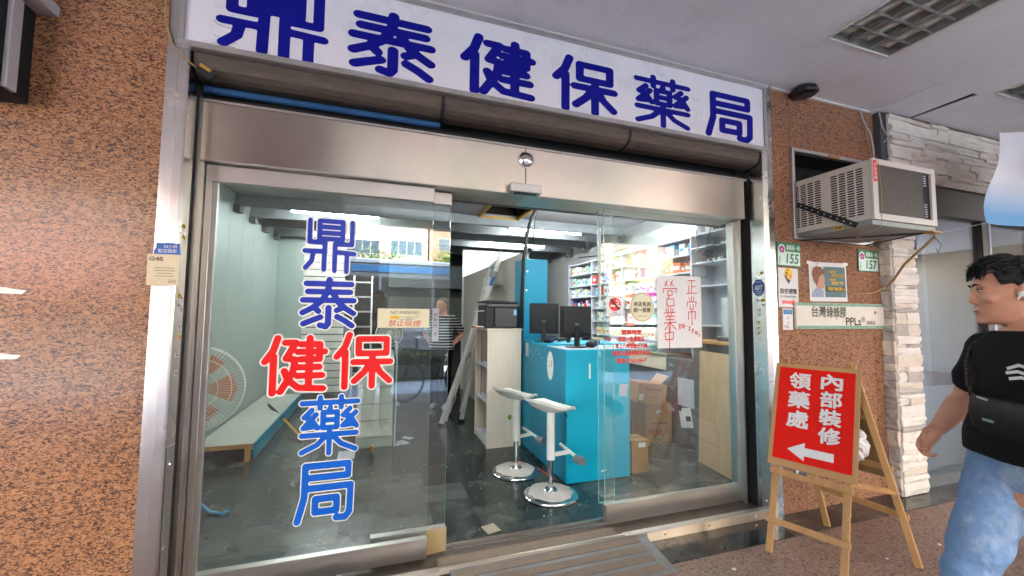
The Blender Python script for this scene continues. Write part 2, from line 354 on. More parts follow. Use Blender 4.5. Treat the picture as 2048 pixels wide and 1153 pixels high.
def sdf_glyph(strokes, r, res=70):
    lo, hi = -.14, 1.14
    g = np.linspace(lo, hi, res); X, Y = np.meshgrid(g, g, indexing='ij'); D = np.full(X.shape, 9.)
    for st in strokes:
        rr = r
        for (x0, y0), (x1, y1) in zip(st[:-1], st[1:]):
            dx, dy = x1-x0, y1-y0; t = np.clip(((X-x0)*dx+(Y-y0)*dy)/(dx*dx+dy*dy+1e-9), 0, 1)
            D = np.minimum(D, np.hypot(X-x0-t*dx, Y-y0-t*dy)-rr)
    vid = {}; P = []; F = []
    def vert(key, p):
        if key not in vid: vid[key] = len(P); P.append(p)
        return vid[key]
    for i in range(res-1):
        for j in range(res-1):
            c = [(i, j), (i+1, j), (i+1, j+1), (i, j+1)]; d = [D[a] for a in c]
            if min(d) >= 0: continue
            poly = []
            for k in range(4):
                a, b = c[k], c[(k+1) % 4]; da, db = d[k], d[(k+1) % 4]
                if da < 0: poly.append(vert(a, (g[a[0]], g[a[1]])))
                if (da < 0) != (db < 0):
                    t = da/(da-db); key = (min(a, b), max(a, b))
                    poly.append(vert(key, (g[a[0]]+t*(g[b[0]]-g[a[0]]), g[a[1]]+t*(g[b[1]]-g[a[1]]))))
            if len(poly) >= 3: F.append(poly)
    return P, F
G = {
 'ding': [[(.12,.95),(.12,.55),(.41,.55),(.40,.05)],[(.3,.95),(.74,.95),(.74,.62),(.3,.62),(.3,.95)],[(.3,.84),(.74,.84)],[(.3,.73),(.74,.73)],
          [(.92,.95),(.92,.53),(.6,.53),(.6,.03)],[(.04,.38),(.38,.38)],[(.2,.38),(.17,.2),(.06,.07)],[(.62,.38),(.97,.36)],[(.83,.36),(.83,.02)]],
 'tai': [[(.1,.9),(.9,.9)],[(.13,.74),(.88,.74)],[(.05,.57),(.95,.57)],[(.5,.99),(.48,.75),(.37,.55),(.22,.42),(.05,.32)],[(.58,.7),(.7,.5),(.82,.4),(.95,.31)],
         [(.25,.43),(.32,.35)],[(.77,.43),(.65,.37)],[(.5,.42),(.5,.1),(.46,.04),(.36,.07)],[(.36,.23),(.2,.16),(.07,.1)],[(.66,.24),(.8,.16),(.93,.06)]],
 'jian': [[(.24,.98),(.18,.76),(.06,.57)],[(.19,.66),(.19,.02)],[(.36,.9),(.52,.9),(.38,.62),(.52,.6),(.49,.38),(.31,.04)],[(.36,.4),(.42,.24),(.58,.1),(.97,.07)],
          [(.6,.87),(.9,.87),(.9,.6)],[(.56,.735),(.98,.735)],[(.6,.6),(.9,.6)],[(.58,.46),(.9,.46)],[(.56,.31),(.95,.31)],[(.74,.98),(.74,.12)]],
 'bao': [[(.26,.98),(.19,.76),(.06,.58)],[(.2,.66),(.2,.02)],[(.42,.9),(.9,.9),(.9,.63),(.42,.63),(.42,.9)],[(.34,.47),(.97,.47)],[(.66,.62),(.66,.02)],
         [(.62,.45),(.52,.28),(.36,.12)],[(.7,.45),(.8,.27),(.96,.11)]],
 'yao': [[(.04,.89),(.96,.89)],[(.33,.98),(.33,.8)],[(.68,.98),(.68,.8)],[(.385,.72),(.62,.72),(.62,.46),(.385,.46),(.385,.72)],[(.385,.59),(.62,.59)],[(.5,.8),(.47,.73)],
         [(.2,.77),(.08,.65),(.2,.62)],[(.27,.69),(.07,.47),(.27,.49)],[(.23,.56),(.3,.46)],[(.83,.77),(.72,.66),(.86,.63)],[(.93,.7),(.72,.48),(.93,.5)],[(.88,.57),(.95,.46)],
         [(.05,.34),(.95,.34)],[(.5,.45),(.5,.02)],[(.46,.33),(.3,.17),(.06,.06)],[(.54,.33),(.7,.17),(.94,.06)]],
 'ju': [[(.16,.92),(.88,.92),(.88,.73),(.16,.73)],[(.16,.92),(.16,.42),(.06,.05)],[(.16,.56),(.93,.56),(.92,.12),(.85,.04),(.7,.05)],[(.34,.38),(.7,.38),(.7,.17),(.34,.17),(.34,.38)]],
}
def glyph_obj(name, key, cx, cz, w, h, y, r, mt, parent, lift=0, res=70):
    P, F = sdf_glyph(G[key], r, res)
    mb = MB(); mb.add([(cx+(px-.5)*w, y-lift, cz+(pz-.5)*h) for px, pz in P], F)
    me = mb.mesh(name, mt, fix=False); return link(name, me, parent)
def handwrite(mb, strokes, o, U, W, w, h, t):
    U, W = V(U), V(W); N = U.cross(W).normalized()
    for k, st in enumerate(strokes):
        pts = [V(o)+U*((x-.5)*w)+W*((y-.5)*h) for x, y in st]
        for a, b in zip(pts[:-1], pts[1:]):
            d = (b-a).normalized(); s_ = d.cross(N)*t/2; z = N*(.0012+.00015*k)
            mb.add([a-d*t*.3+s_+z, a-d*t*.3-s_+z, b+d*t*.3-s_+z, b+d*t*.3+s_+z], [[0, 1, 2, 3]])
            k += .3
#--PART2--
# ================================================================ SETTING
F = 2.19                                   # facade plane
struct('arcade_floor', MB().box(-9, 14, -2.6, F+.02, -.2, 0), M_floor)
struct('shop_ground', MB().box(-1.75, 3.8, F+.021, 9.4, -.2, -.004), M_dark)
M_road = mat('asphalt', (78, 78, 80), .85, vary=.2, scale=4, bump=.2, bscale=120)
struct('road', MB().box(-160, 160, -27, -6.3, -.3, -.15), M_road)
struct('bounce_pavement', MB().box(-160, 160, -6.3, -2.601, -.3, -.02), mat('pale_pavers', (198, 196, 190), .8, vary=.06, scale=3))  # unseen pale strip added to bounce sunlight up to the arcade ceiling
struct('far_pavement', MB().box(-160, 160, -36, -27, -.3, 0), mat('paving', (168, 160, 150), .8, vary=.1))
struct('ground', MB().box(-200, 200, -220, 160, -.6, -.31), M_road)
for k in range(12):
    o = MB().box(-34+k*6, -31+k*6, -13.95, -13.8, -.149, -.146).build('road_marking', M_white); o['kind'] = 'structure'

# arcade ceiling: board panels with open joints
ac = struct('arcade_ceiling', MB().box(-9, 14, -2.6, F+.3, 3.205, 3.3), M_dark)
xs = [-9, -6.6, -4.2, -2.2, -.35, 1.285, 3.88, 4.365, 6.4, 8.4, 11, 14]; ys = [F+.3, 1.735, .82, -.1, -1.0, -1.8, -2.6]
LIGHTS = [(2.6, 3.16, .45, 1.655), (4.44, 5.0, .46, 1.665)]
def cut(r, h):
    x0, x1, y0, y1 = r; a, b, c, d = h
    if a >= x1 or b <= x0 or c >= y1 or d <= y0: return [r]
    q = [(x0, a, y0, y1), (b, x1, y0, y1), (max(x0, a), min(x1, b), y0, c), (max(x0, a), min(x1, b), d, y1)]
    return [t for t in q if t[1]-t[0] > .004 and t[3]-t[2] > .004]
for i in range(len(xs)-1):
    for j in range(len(ys)-1):
        rs_ = [(xs[i], xs[i+1], ys[j+1], ys[j])]
        for h in LIGHTS: rs_ = [q for r_ in rs_ for q in cut(r_, h)]
        for a, b, c, d in rs_:
            if i == 6 and j == 0:                      # the loose board hanging open
                MB().obox(((a+b)/2-.022, (c+d)/2, 3.133), ((b-a)/2-.022, 0, .006), (0, (d-c)/2-.004, -.008), (0, 0, .006)).build('ceiling_board', M_ceil, ac); continue
            MB().box(a+.0006, b-.0006, c+.0006, d-.0006, 3.13, 3.142).build('ceiling_board', M_ceil, ac)
MB().box(-9, 2.72, F-.02, F+.02, 3.112, 3.13).build('edge_trim', M_white, ac)
MB().box(2.76, 3.86, F-.02, F-.001, 3.115, 3.13).build('edge_trim', M_white, ac)

# unseen block above the arcade, kept low so sun reaches the paving; street pillars
bb = thing('arcade_building', 'unseen low building block carried over the arcade walkway', 'building', (0, 4, 3.3))
M_conc = mat('tiled_facade', (196, 182, 160), .7, vary=.08)
MB().box(-14, 18, -2.6, 10, 3.301, 5.6).build('lowered_storeys', M_conc, bb)
MB().box(-14, 18, -2.75, -2.601, 2.95, 3.9).build('street_beam', M_conc, bb)
MB().box(-14, -9.01, -2.6, 9.6, -.2, 3.3).build('end_wall', M_conc, bb)
MB().box(14.01, 18, -2.6, 9.6, -.2, 3.3).build('end_wall', M_conc, bb)
MB().box(-9, 14, 9.41, 9.6, -.2, 3.3).build('rear_wall', M_conc, bb)
for i, (x, xw) in enumerate(((-2.6, 2.05), (6.2, 1.0))):  # left pillar widened to block a bright street reflection in the glass
    p = thing('arcade_pillar', ('brown granite street pillar behind the camera, left side', 'brown granite street pillar beyond the easel')[i], 'pillar', (x+xw/2, -2, 0), group='street pillars')
    MB().box(x, x+xw, -2.55, -1.6, 0, 3.13, .01).build('shaft', M_gran, p); MB().box(x-.02, x+xw+.02, -2.57, -1.58, 0, .14, .008).build('plinth', M_darktile, p)

# dark border tiles in front of the threshold
bd = struct('floor_border', MB().box(-1.6, 7, 1.964, 2.1895, .0, .0015), M_dark)
x = -1.6
tm = [M_darktile, mat('dark_polished_tile_b', (50, 47, 47), .14, vary=.3, dirt=((104, 92, 84), 6, .6, .5)), mat('dark_polished_tile_c', (84, 75, 69), .22, vary=.25, dirt=((128, 112, 100), 5, .5, .6))]
while x < 7:
    w = R.choice((.3, .46, .42)); MB().box(x+.0015, x+w-.0015, 1.965, 2.188, .0016, .005).build('tile', R.choice(tm), bd); x += w

# ---------------------------------------------------------------- granite walls
def panel_wall(name, label, xs_, zs_, y0, y1, mt, holes=None, gap=.0015, bev=.0015):
    t = thing(name, label, 'wall', ((xs_[0]+xs_[-1])/2, y1, 0))
    MB().box(xs_[0]+.01, xs_[-1]-.01, y0+.02, y1, zs_[0], zs_[-1]-.01).build('backing', M_grout, t) if not holes else None
    for i in range(len(xs_)-1):
        for j in range(len(zs_)-1):
            if holes and (i, j) in holes: continue
            MB().box(xs_[i]+gap, xs_[i+1]-gap, y0, y0+.019, zs_[j]+gap, zs_[j+1]-gap, bev).build('granite_panel', mt, t)
    return t
panel_wall('granite_wall', 'polished brown speckled granite wall left of the shop door', [-7, -5.6, -4.2, -2.85, -1.9, -.953], [0, .722, 1.76, 2.8, 3.3], F, F+.25, M_gran, gap=.0004, bev=.0004)
panel_wall('granite_pier', 'rough brown granite pier holding the house number plates', [2.768, 2.948, 3.822, 3.93], [0, .95, 1.985, 2.69, 3.125], F, F+.25, M_gran2, holes={(1, 2)})
MB().box(2.768, 3.93, F+.3, F+.32, 0, 3.2).build('pier_backing', M_dark, bpy.data.objects['granite_pier'])

# ---------------------------------------------------------------- door portal
df = thing('door_portal', 'worn stainless steel door surround with deep jambs and header', 'door frame', (.85, 2.3, 0))
def lprism(poly, z0, z1, name, mt, parent, bev=0):     # vertical extrusion of an XY outline
    m_ = MB(); n = len(poly)
    m_.add([(x, y, z0) for x, y in poly]+[(x, y, z1) for x, y in poly], [list(range(n))[::-1], list(range(n, 2*n))]+[[i, (i+1) % n, n+(i+1) % n, n+i] for i in range(n)])
    return m_.build(name, mt, parent)
lprism([(-.952, F+.05), (-.952, F-.004), (-.908, F-.004), (-.903, F-.012), (-.868, F-.012), (-.862, F-.006), (-.862, 2.275), (-.9, 2.275), (-.9, F+.05)], 0, 3.12, 'left_jamb', M_steel, df)
lprism([(-.9, 2.276), (-.861, 2.276), (-.861, 2.305), (-.9, 2.305)], 0, 2.5, 'shutter_guide', M_blackm, df)
lprism([(-.9, 2.306), (-.845, 2.306), (-.845, 2.318), (-.832, 2.318), (-.832, 2.45), (-.9, 2.45)], 0, 2.45, 'door_jamb', M_steeldull, df)
lprism([(2.66, F-.004), (2.70, F-.012), (2.762, F-.006), (2.762, F+.05), (2.70, F+.05), (2.70, 2.30), (2.66, 2.30)], 0, 3.12, 'right_jamb', M_steel, df)
lprism([(2.658, 2.301), (2.72, 2.301), (2.72, 2.385), (2.652, 2.385)], 0, 2.5, 'shutter_guide', M_dark, df)
lprism([(2.60, 2.345), (2.615, 2.345), (2.615, 2.386), (2.66, 2.386), (2.66, 2.47), (2.60, 2.47)], 0, 2.45, 'door_jamb', M_steeldull, df)
# header in two sheets with a seam
HZ0, HZ1 = 2.135, 2.43
MB().box(-.845, .8435, 2.30, 2.56, HZ0, HZ1, .003).build('header_panel', M_steelh, df)
MB().box(.8465, 2.61, 2.30, 2.56, HZ0, HZ1, .003).build('header_panel', M_steelh, df)
MB().box(-.845, 2.61, 2.296, 2.2995, HZ0, HZ0+.006).build('header_lip', M_steeldull, df)
# guard plates at the foot of the jambs
a = MB().box(-.861, -.8565, 2.196, 2.262, .0, .80, .001).build('guard_plate', M_steeldull, df)
for z in (.72, .36, .06): MB().lathe((-.8563, 2.225, z), [(.009, 0), (.008, .003), (.004, .004), (0, .004)], 10, (1, 0, 0)).build('screw', M_chrome, a)
a = MB().box(2.6555, 2.66, 2.194, 2.262, .02, .86, .001).build('guard_plate', M_steeldull, df)
for z in (.78, .42, .1): MB().lathe((2.655, 2.225, z), [(.009, 0), (.008, .003), (.004, .004), (0, .004)], 10, (-1, 0, 0)).build('screw', M_chrome, a)
for y, z in ((2.163, 2.36), (F-.004, 2.55)): pass
# little advertising tags on the jambs
TG = [M_paper, M_yellow, M_lgrey]
def tags(side, items):
    for y, z, c, w, h in items:
        xx = -.8612 if side < 0 else 2.6592
        o = MB().box(xx-.0008, xx+.0008, y-w/2, y+w/2, z-h/2, z+h/2).build('tag_sticker', TG[c], df)
        MB().box(xx+side*-.0010, xx+side*-.0012, y-w*.32, y+w*.32, z-h*.18, z+h*.18).build('print', M_inkg, o)
tags(-1, [(2.225, 1.79, 1, .03, .022), (2.23, 1.74, 1, .028, .016), (2.222, 1.47, 1, .025, .022), (2.245, 1.46, 0, .02, .03), (2.222, 1.425, 0, .028, .024), (2.25, 1.41, 0, .02, .018), (2.245, 1.33, 0, .02, .016), (2.248, 1.28, 1, .02, .02), (2.232, 1.20, 0, .024, .022), (2.236, 1.12, 0, .026, .022)])
tags(1, [(2.215, 1.72, 1, .03, .022), (2.252, 1.52, 0, .02, .018), (2.212, 1.52, 1, .03, .02), (2.21, 1.485, 0, .024, .014), (2.24, 1.45, 0, .022, .018), (2.243, 1.41, 0, .026, .016), (2.252, 1.36, 1, .022, .014), (2.25, 1.32, 1, .022, .014), (2.25, 1.28, 1, .022, .014), (2.244, 1.235, 0, .024, .018)])
# round dome mirror and motion sensor on the header
d = thing('dome_mirror', 'small round convex mirror on the steel header seam', 'mirror', (.845, 2.3, 2.355))
MB().lathe((.845, 2.2995, 2.355), [(.046, 0), (.048, .006), (.044, .010), (.036, .018), (.022, .025), (.0, .028)], 28, (0, -1, 0)).build('convex_disc', M_chrome, d, True)
MB().lathe((.845, 2.2992, 2.355), [(.052, 0), (.052, .005), (.047, .007)], 28, (0, -1, 0)).build('rim', M_steeldull, d, True)
d = thing('door_sensor', 'slim metal motion sensor box above the open doorway', 'sensor', (.83, 2.27, 2.15))
MB().box(.73, .93, 2.245, 2.299, 2.135, 2.188, .004).build('housing', M_alu, d); MB().box(.76, .90, 2.25, 2.29, 2.1305, 2.1348).build('lens', M_black, d)

# ---------------------------------------------------------------- shutter housing above the header
sh = thing('roller_shutter', 'rusty roller shutter housing under the shop sign', 'shutter', (.9, 2.3, 2.5))
MB().box(-.86, 2.655, 2.42, 2.56, 2.431, 2.66).build('cavity', M_dark, sh)
MB().box(-.86, 2.655, 2.34, 2.42, 2.56, 2.68).build('cavity_top', M_dark, sh)
def qround(x0, x1):
    m_ = MB(); pr = [(2.335, 2.635), (2.2, 2.635), (2.2, 2.575), (2.212, 2.55), (2.236, 2.532), (2.265, 2.522), (2.335, 2.522)]
    n = len(pr); m_.add([(x0, y, z) for y, z in pr]+[(x1, y, z) for y, z in pr], [list(range(n)), list(range(n, 2*n))[::-1]]+[[i, (i+1) % n, n+(i+1) % n, n+i] for i in range(n)]); return m_
for x0, x1 in ((-.855, .305), (.325, 1.525), (1.545, 2.652)): qround(x0, x1).build('housing_segment', M_rust, sh)
for x in (.315, 1.535):
    m_ = qround(x-.009, x+.009); m_.v = [(x_, (y-2.27)*1.06+2.27, (z-2.58)*1.06+2.58) for x_, y, z in m_.v]; m_.build('housing_strap', M_blackm, sh)
MB().cyl((-.84, 2.30, 2.490), (.31, 2.30, 2.490), .018).build('blue_rail', M_bluep, sh, True)
MB().box(-.85, 2.64, 2.335, 2.40, 2.455, 2.475).build('bottom_bar', M_blackm, sh)
MB().box(-.85, 2.64, 2.302, 2.33, 2.432, 2.445).build('track', M_steeldull, sh)

# ---------------------------------------------------------------- shop sign
sg = thing('shop_sign', 'long white light box sign with six navy blue characters', 'sign', (.89, 2.2, 2.62))
MB().box(-.885, 2.665, 2.170, 2.185, 2.645, 3.085).build('face', M_signw, sg)
MB().box(-.9, 2.68, 2.186, 2.45, 2.63, 3.10).build('case', M_alu, sg)
for nm, b_ in (('frame', (-.905, 2.69, 2.155, 2.20, 2.615, 2.645)), ('frame', (-.905, 2.69, 2.155, 2.20, 3.085, 3.11)), ('frame', (-.905, -.883, 2.1555, 2.1995, 2.646, 3.084)), ('frame', (2.668, 2.69, 2.1555, 2.1995, 2.646, 3.084))):
    MB().box(*b_, .003).build(nm, M_alu, sg)
for x, z in ((-.86, 2.629), (.85, 2.629), (1.02, 3.0975), (2.679, 2.9), (2.6, 2.629), (1.75, 3.0975), (-.2, 2.629)):
    MB().lathe((x, 2.1548, z), [(.007, 0), (.006, .003), (0, .004)], 10, (0, -1, 0)).build('screw', M_steeldull, sg)
for k, key in enumerate(('ding', 'tai', 'jian', 'bao', 'yao', 'ju')):
    glyph_obj('sign_character', key, (-.525, .036, .618, 1.185, 1.772, 2.345)[k], 2.826, (.47, .44, .44, .445, .45, .44)[k], .335 if k else .36, 2.1695, .051 if key == 'yao' else .055 if key == 'ding' else .064, M_navy, sg, .001, 84)
# faint ghosts of older lettering
for p_ in ([(-.775, 2.77), (-.755, 2.752), (-.66, 2.735)], [(-.77, 2.70), (-.74, 2.685), (-.68, 2.675)], [(-.775, 2.662), (-.73, 2.655), (-.68, 2.654)]):
    MB().tube([(x, 2.1697, z) for x, z in p_], .0011, 5).build('scratch', M_inkg, sg)

# ---------------------------------------------------------------- sliding glass doors
def door(name, label, x0, x1, y, z0, z1, ztop, zbot, mt_rail=M_steeldull, stile=None, thick=.010):
    t = thing(name, label, 'door', ((x0+x1)/2, y, 0))
    g = MB(); g.box(x0, x1, y-thick/2, y+thick/2, z0, z1)
    for i, f_ in enumerate(g.f):
        c = sum((V(g.v[k]) for k in f_), V((0, 0, 0)))/4
        if abs(c.y-y) < thick*.4: g.mi[i] = 1
    g.build('pane', [M_glass, M_gedge], t)
    if zbot is not None: MB().box(x0-.004, x1+.004, y-.022, y+.022, zbot, z0+.004, .003).build('bottom_rail', mt_rail, t)
    if ztop: MB().box(x0-.004, x1+.004, y-.02, y+.02, z1-.004, ztop, .003).build('top_rail', mt_rail, t)
    return t
dl = door('fixed_glass_door', 'left glass panel carrying the large blue and red shop name', -.822, .292, 2.36, .155, 2.05, 2.132, .052)
MB().box(-.83, -.80, 2.342, 2.378, .06, 2.13, .003).build('stile', M_steeldull, dl)
MB().box(-.80, -.778, 2.348, 2.372, .157, 2.048, .002).build('gasket', M_alu, dl)
ds = door('sliding_glass_door', 'narrow glass strip with a pull plate behind the left panel', -.0, .405, 2.425, .17, 2.06, 2.13, .03, mt_rail=M_steeldull)
MB().box(.296, .412, 2.40, 2.402, .035, .172, .0005).build('brass_plate', mat('brass_toned_rail', (186, 164, 120), .45, .2, vary=.1), ds)
MB().box(.306, .345, 2.416, 2.4195, 1.235, 1.43, .002).build('pull_plate', M_lgrey, ds)
m_ = MB()
for z, c in ((1.395, '自'), (1.362, '動'), (1.325, '門'), (1.28, '推')): lettering(m_, c, (.3255, 2.4158, z), XA, ZA, h=.02)
m_.build('pull_plate_print', M_inkg, ds)
dr = door('fixed_glass_door', 'right glass panel with the handwritten paper and red lettering', 1.452, 2.598, 2.40, .158, 2.134, None, .046)
MB().box(2.575, 2.602, 2.382, 2.418, .05, 2.13, .003).build('stile', M_steeldull, dr)
dr2 = door('sliding_glass_door', 'narrow glass strip with a white pull bar behind the right panel', 1.438, 1.56, 2.455, .15, 2.134, None, None)
MB().box(1.4395, 1.4515, 2.430, 2.449, 1.45, 2.0, .002).build('pull_bar', M_vwhite, dr2)
# shop name on the left door, white keyline behind coloured vinyl
for key, cx, cz, w, h, mt_ in (('ding', -.255, 1.76, .262, .29, M_blue1), ('tai', -.250, 1.446, .275, .265, M_blue1), ('jian', -.404, 1.126, .30, .29, M_red), ('bao', -.068, 1.142, .30, .288, M_red), ('yao', -.222, .81, .292, .30, M_blue2), ('ju', -.232, .475, .285, .31, M_blue2)):
    r_ = {'yao': .045, 'ding': .044}.get(key, .056)
    a = glyph_obj('door_character', key, cx, cz, w, h, 2.354, r_, mt_, dl, .0012, 64)
    glyph_obj('keyline', key, cx, cz, w, h, 2.354, r_+(.017 if mt_ == M_blue2 else .026), M_vwhite, a, .0006, 64)
for body, z, w in (('營業時間', 1.285, .16), ('星期一至星期五', 1.238, .21), ('早上九時至晚上九時', 1.19, .255), ('國定及星期例假日休息', 1.142, .29), ('電話:2762-0647', 1.092, .24)):
    lettering(MB(), body, (1.665, 2.3945, z), XA, ZA, w=w, h=.032, bold=.0018).build('opening_hours_line', M_redl, dr, fix=False)

# threshold, track and ramp
th = thing('threshold', 'worn steel door threshold with screws along its front', 'threshold', (.85, 2.3, 0))
MB().box(-.86, 2.66, 2.198, 2.50, .0, .03).build('track_bed', mat('dirty_track', (104, 94, 84), .5, .35, vary=.25, scale=8, dirt=((70, 60, 50), 10, .5, .7)), th)
MB().box(1.472, 2.66, 2.19, 2.235, .03, .062, .003).build('sill', M_steeldull, th); MB().box(1.62, 2.66, 2.184, 2.19, .004, .06, .002).build('sill_face', M_steelh, th)
MB().box(-.86, .345, 2.19, 2.235, .03, .062, .003).build('sill', M_steeldull, th)
MB().box(-.4, .345, 2.184, 2.19, .004, .06, .002).build('sill_face', M_steelh, th)
for x in (1.75, 2.1, 2.5): MB().lathe((x, 2.1838, .035), [(.009, 0), (.008, .003), (0, .004)], 10, (0, -1, 0)).build('screw', M_chrome, th)
MB().obox((.90, 2.262, .045), (.553, 0, 0), (0, .052, .012), (0, -.0004, .002)).build('track_cover', M_rubber, th)
MB().bar((.345, 2.212, .05), (1.47, 2.212, .05), .012, .03).build('cover_edge', M_steelh, th)
MB().box(.35, 2.6, 2.40, 2.408, .03, .042).build('guide_rail', M_steeldull, th); MB().box(-.8, 2.6, 2.46, 2.468, .03, .04).build('guide_rail', M_steeldull, th)
rp = thing('door_ramp', 'low grey metal ramp with dusty rubber strips at the doorway', 'ramp', (1, 2.05, 0))
rp0, rp1 = 1.90, 2.205
m_ = MB(); m_.add([(.40, rp1, .05), (1.605, rp1, .05), (1.605, rp0, .005), (.40, rp0, .005), (.40, rp1, .0), (1.605, rp1, 0), (1.605, rp0, 0), (.40, rp0, 0)], [(0, 3, 2, 1), (4, 5, 6, 7), (0, 1, 5, 4), (1, 2, 6, 5), (2, 3, 7, 6), (3, 0, 4, 7)])
m_.build('plate', mat('grey_ramp_metal', (122, 124, 124), .45, .4, vary=.14, dirt=((126, 108, 90), 7, .52, .7)), rp)
for k in range(4):
    y = 2.163-k*.073; z = .05-(rp1-y)*.1475
    MB().obox((.985, y, z+.0025), (.555, 0, 0), (0, .024, .00354), (0, -.0004, .0028), .002).build('rubber_strip', M_rubber, rp)

# ---------------------------------------------------------------- neighbouring shop: ledge-stone pier, fascia, window
st = thing('stone_pier', 'stacked white ledge stone pier right of the granite pier', 'pillar', (4.05, 2.15, 0))
MB().box(3.93, 4.24, 2.125, 2.4, 0, 2.62).build('core', M_grout, st)
def ledge(x0, x1, z0, z1, y, dep, axis='x'):
    """one split-faced stone: jittered front grid and straight sides"""
    nx, nz = 3, 2; m_ = MB(); P = []
    for j in range(nz+1):
        for i in range(nx+1):
            a_ = x0+(x1-x0)*i/nx+(R.uniform(-.01, .01) if 0 < i < nx else R.uniform(-.002, .002)); c = z0+(z1-z0)*j/nz+R.uniform(-.0025, .0025)
            d_ = dep+R.uniform(-.007, .006)-(.006 if j in (0, nz) else 0)
            P.append((a_, y-d_, c) if axis == 'x' else (y-d_, a_, c))
    n = len(P); B = [(p[0], y+.004, p[2]) if axis == 'x' else (y+.004, p[1], p[2]) for p in P]
    Fc = []; w = nx+1
    for j in range(nz):
        for i in range(nx): Fc.append([j*w+i, j*w+i+1, (j+1)*w+i+1, (j+1)*w+i])
    rim = [i for i in range(w)]+[w*j+nx for j in range(1, nz+1)]+[w*nz+i for i in range(nx-1, -1, -1)]+[w*j for j in range(nz-1, 0, -1)]
    for a_, b_ in zip(rim, rim[1:]+rim[:1]): Fc.append([b_, a_, n+a_, n+b_])
    Fc.append([n+i for i in rim]); m_.add(P+B, Fc); return m_
SM = [M_stone, M_stone, M_stone, M_stone2, M_stone3]
z = .01
while z < 2.55:
    h = R.choice((.03, .042, .055, .065, .08, .095)); h = min(h, 2.6-z)
    cut = [3.935, 4.235] if R.random() < .5 else [3.935, 3.935+R.uniform(.09, .21), 4.235]
    for a_, b_ in zip(cut[:-1], cut[1:]): ledge(a_+.001, b_-.001, z+.0015, z+h-.0015, 2.125, R.uniform(.018, .036)).build('stone', R.choice(SM), st)
    z += h
z = .01
while z < 2.55:
    h = R.choice((.045, .06, .075, .095, .12)); h = min(h, 2.6-z)
    ledge(2.11, 2.188, z+.002, z+h-.002, 3.930, R.uniform(.012, .028), 'y').build('stone', R.choice([M_stone3, M_stone3, M_stone2]), st); z += h
fs_ = thing('stone_fascia', 'white ledge stone fascia above the neighbouring shop window', 'wall', (5, 2.2, 2.6))
MB().box(4.0, 8, 2.13, 2.5, 2.56, 3.13).build('core', M_grout, fs_)
MB().box(3.93, 3.999, 2.14, 2.45, 2.45, 3.13).build('side_panel', mat('dark_grey_panel', (74, 74, 78), .6), fs_)
z = 2.565
while z < 3.1:
    h = R.choice((.035, .05, .062, .075)); h = min(h, 3.128-z); x = 4.0-R.uniform(0, .01)
    while x < 8:
        w = R.uniform(.16, .5); ledge(x+.0015, x+w-.0015, z+.0015, z+h-.0015, 2.13, R.uniform(.012, .04)).build('stone', R.choice([M_stone, M_stone, M_stone, M_stone2]), fs_); x += w
    z += h
nw = thing('shop_window', 'dark framed window of the neighbouring shop behind the walking man', 'window', (5.3, 2.3, 0))
M_brown = mat('dark_brown_frame', (62, 54, 50), .45, .3, vary=.15)
MB().box(4.24, 8, 2.15, 2.3, 2.31, 2.559).build('lintel', M_brown, nw)
MB().box(4.24, 8, 2.16, 2.3, 0, .10).build('base_rail', M_greyd, nw)
for x0, x1 in ((4.25, 4.30), (5.35, 5.44), (5.46, 5.49), (6.3, 6.4)): MB().box(x0, x1, 2.16, 2.24, .10, 2.309).build('mullion', M_brown if x0 != 5.46 else M_lgrey, nw)
MB().box(4.30, 5.35, 2.195, 2.205, .101, 2.308).build('pane', M_glass2, nw); MB().box(5.49, 6.3, 2.195, 2.205, .101, 2.308).build('pane', M_glass2, nw)
MB().box(4.3, 5.35, 2.26, 2.268, .10, .80).build('frosted_panel', mat('frosted_grey', (140, 150, 158), .5, vary=.08), nw)
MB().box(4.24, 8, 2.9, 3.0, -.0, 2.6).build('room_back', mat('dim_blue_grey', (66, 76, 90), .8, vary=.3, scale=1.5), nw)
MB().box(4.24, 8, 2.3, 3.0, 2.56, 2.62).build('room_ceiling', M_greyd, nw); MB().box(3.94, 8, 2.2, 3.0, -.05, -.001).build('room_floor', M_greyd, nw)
for x, w in ((4.55, .07), (4.8, .1), (5.12, .06)): MB().box(x, x+w, 2.5, 2.6, 0, 2.56).build('reflection_post', mat('grey_blue_post', (98, 110, 126), .6), nw)  # posts behind the pane imitate mirrored street columns
MB().box(6.4, 8, 2.17, 2.3, .1, 2.31).build('dark_door', M_black, nw)
#--PART3--
# ================================================================ THINGS ON THE ARCADE
# window opening and air conditioner
wf = thing('wall_opening', 'steel framed opening in the granite holding the air conditioner', 'opening', (3.38, 2.2, 1.99))
for b_ in ((2.948, 2.975, 2.17, 2.215, 1.985, 2.69), (3.795, 3.822, 2.17, 2.215, 1.985, 2.69), (2.9755, 3.7945, 2.171, 2.215, 1.985, 2.012), (2.9755, 3.7945, 2.171, 2.215, 2.663, 2.69)): MB().box(*b_, .003).build('frame', M_alu, wf)
MB().box(2.95, 3.82, 2.42, 2.44, 1.985, 2.69).build('shade_back', M_dark, wf)
for b_ in ((2.95, 2.965, 1.985, 2.69), (3.803, 3.82, 1.985, 2.69), (2.9655, 3.8025, 1.985, 2.0), (2.9655, 3.8025, 2.675, 2.69)): MB().box(b_[0], b_[1], 2.2155, 2.4195, b_[2], b_[3]).build('shade_liner', M_dark, wf)  # black back and liner stand in for the shade inside the opening
MB().obox((3.4, 2.166, 2.668), (.06, 0, 0), (0, .003, 0), (0, 0, .012)).build('worn_strip', M_card, wf)
acu = thing('air_conditioner', 'beige window air conditioner jutting from the granite pier', 'air conditioner', (3.3, 1.95, 1.99))
AX0, AX1, AY0, AY1, AZ0, AZ1 = 2.985, 3.63, 1.69, 2.40, 2.0, 2.425
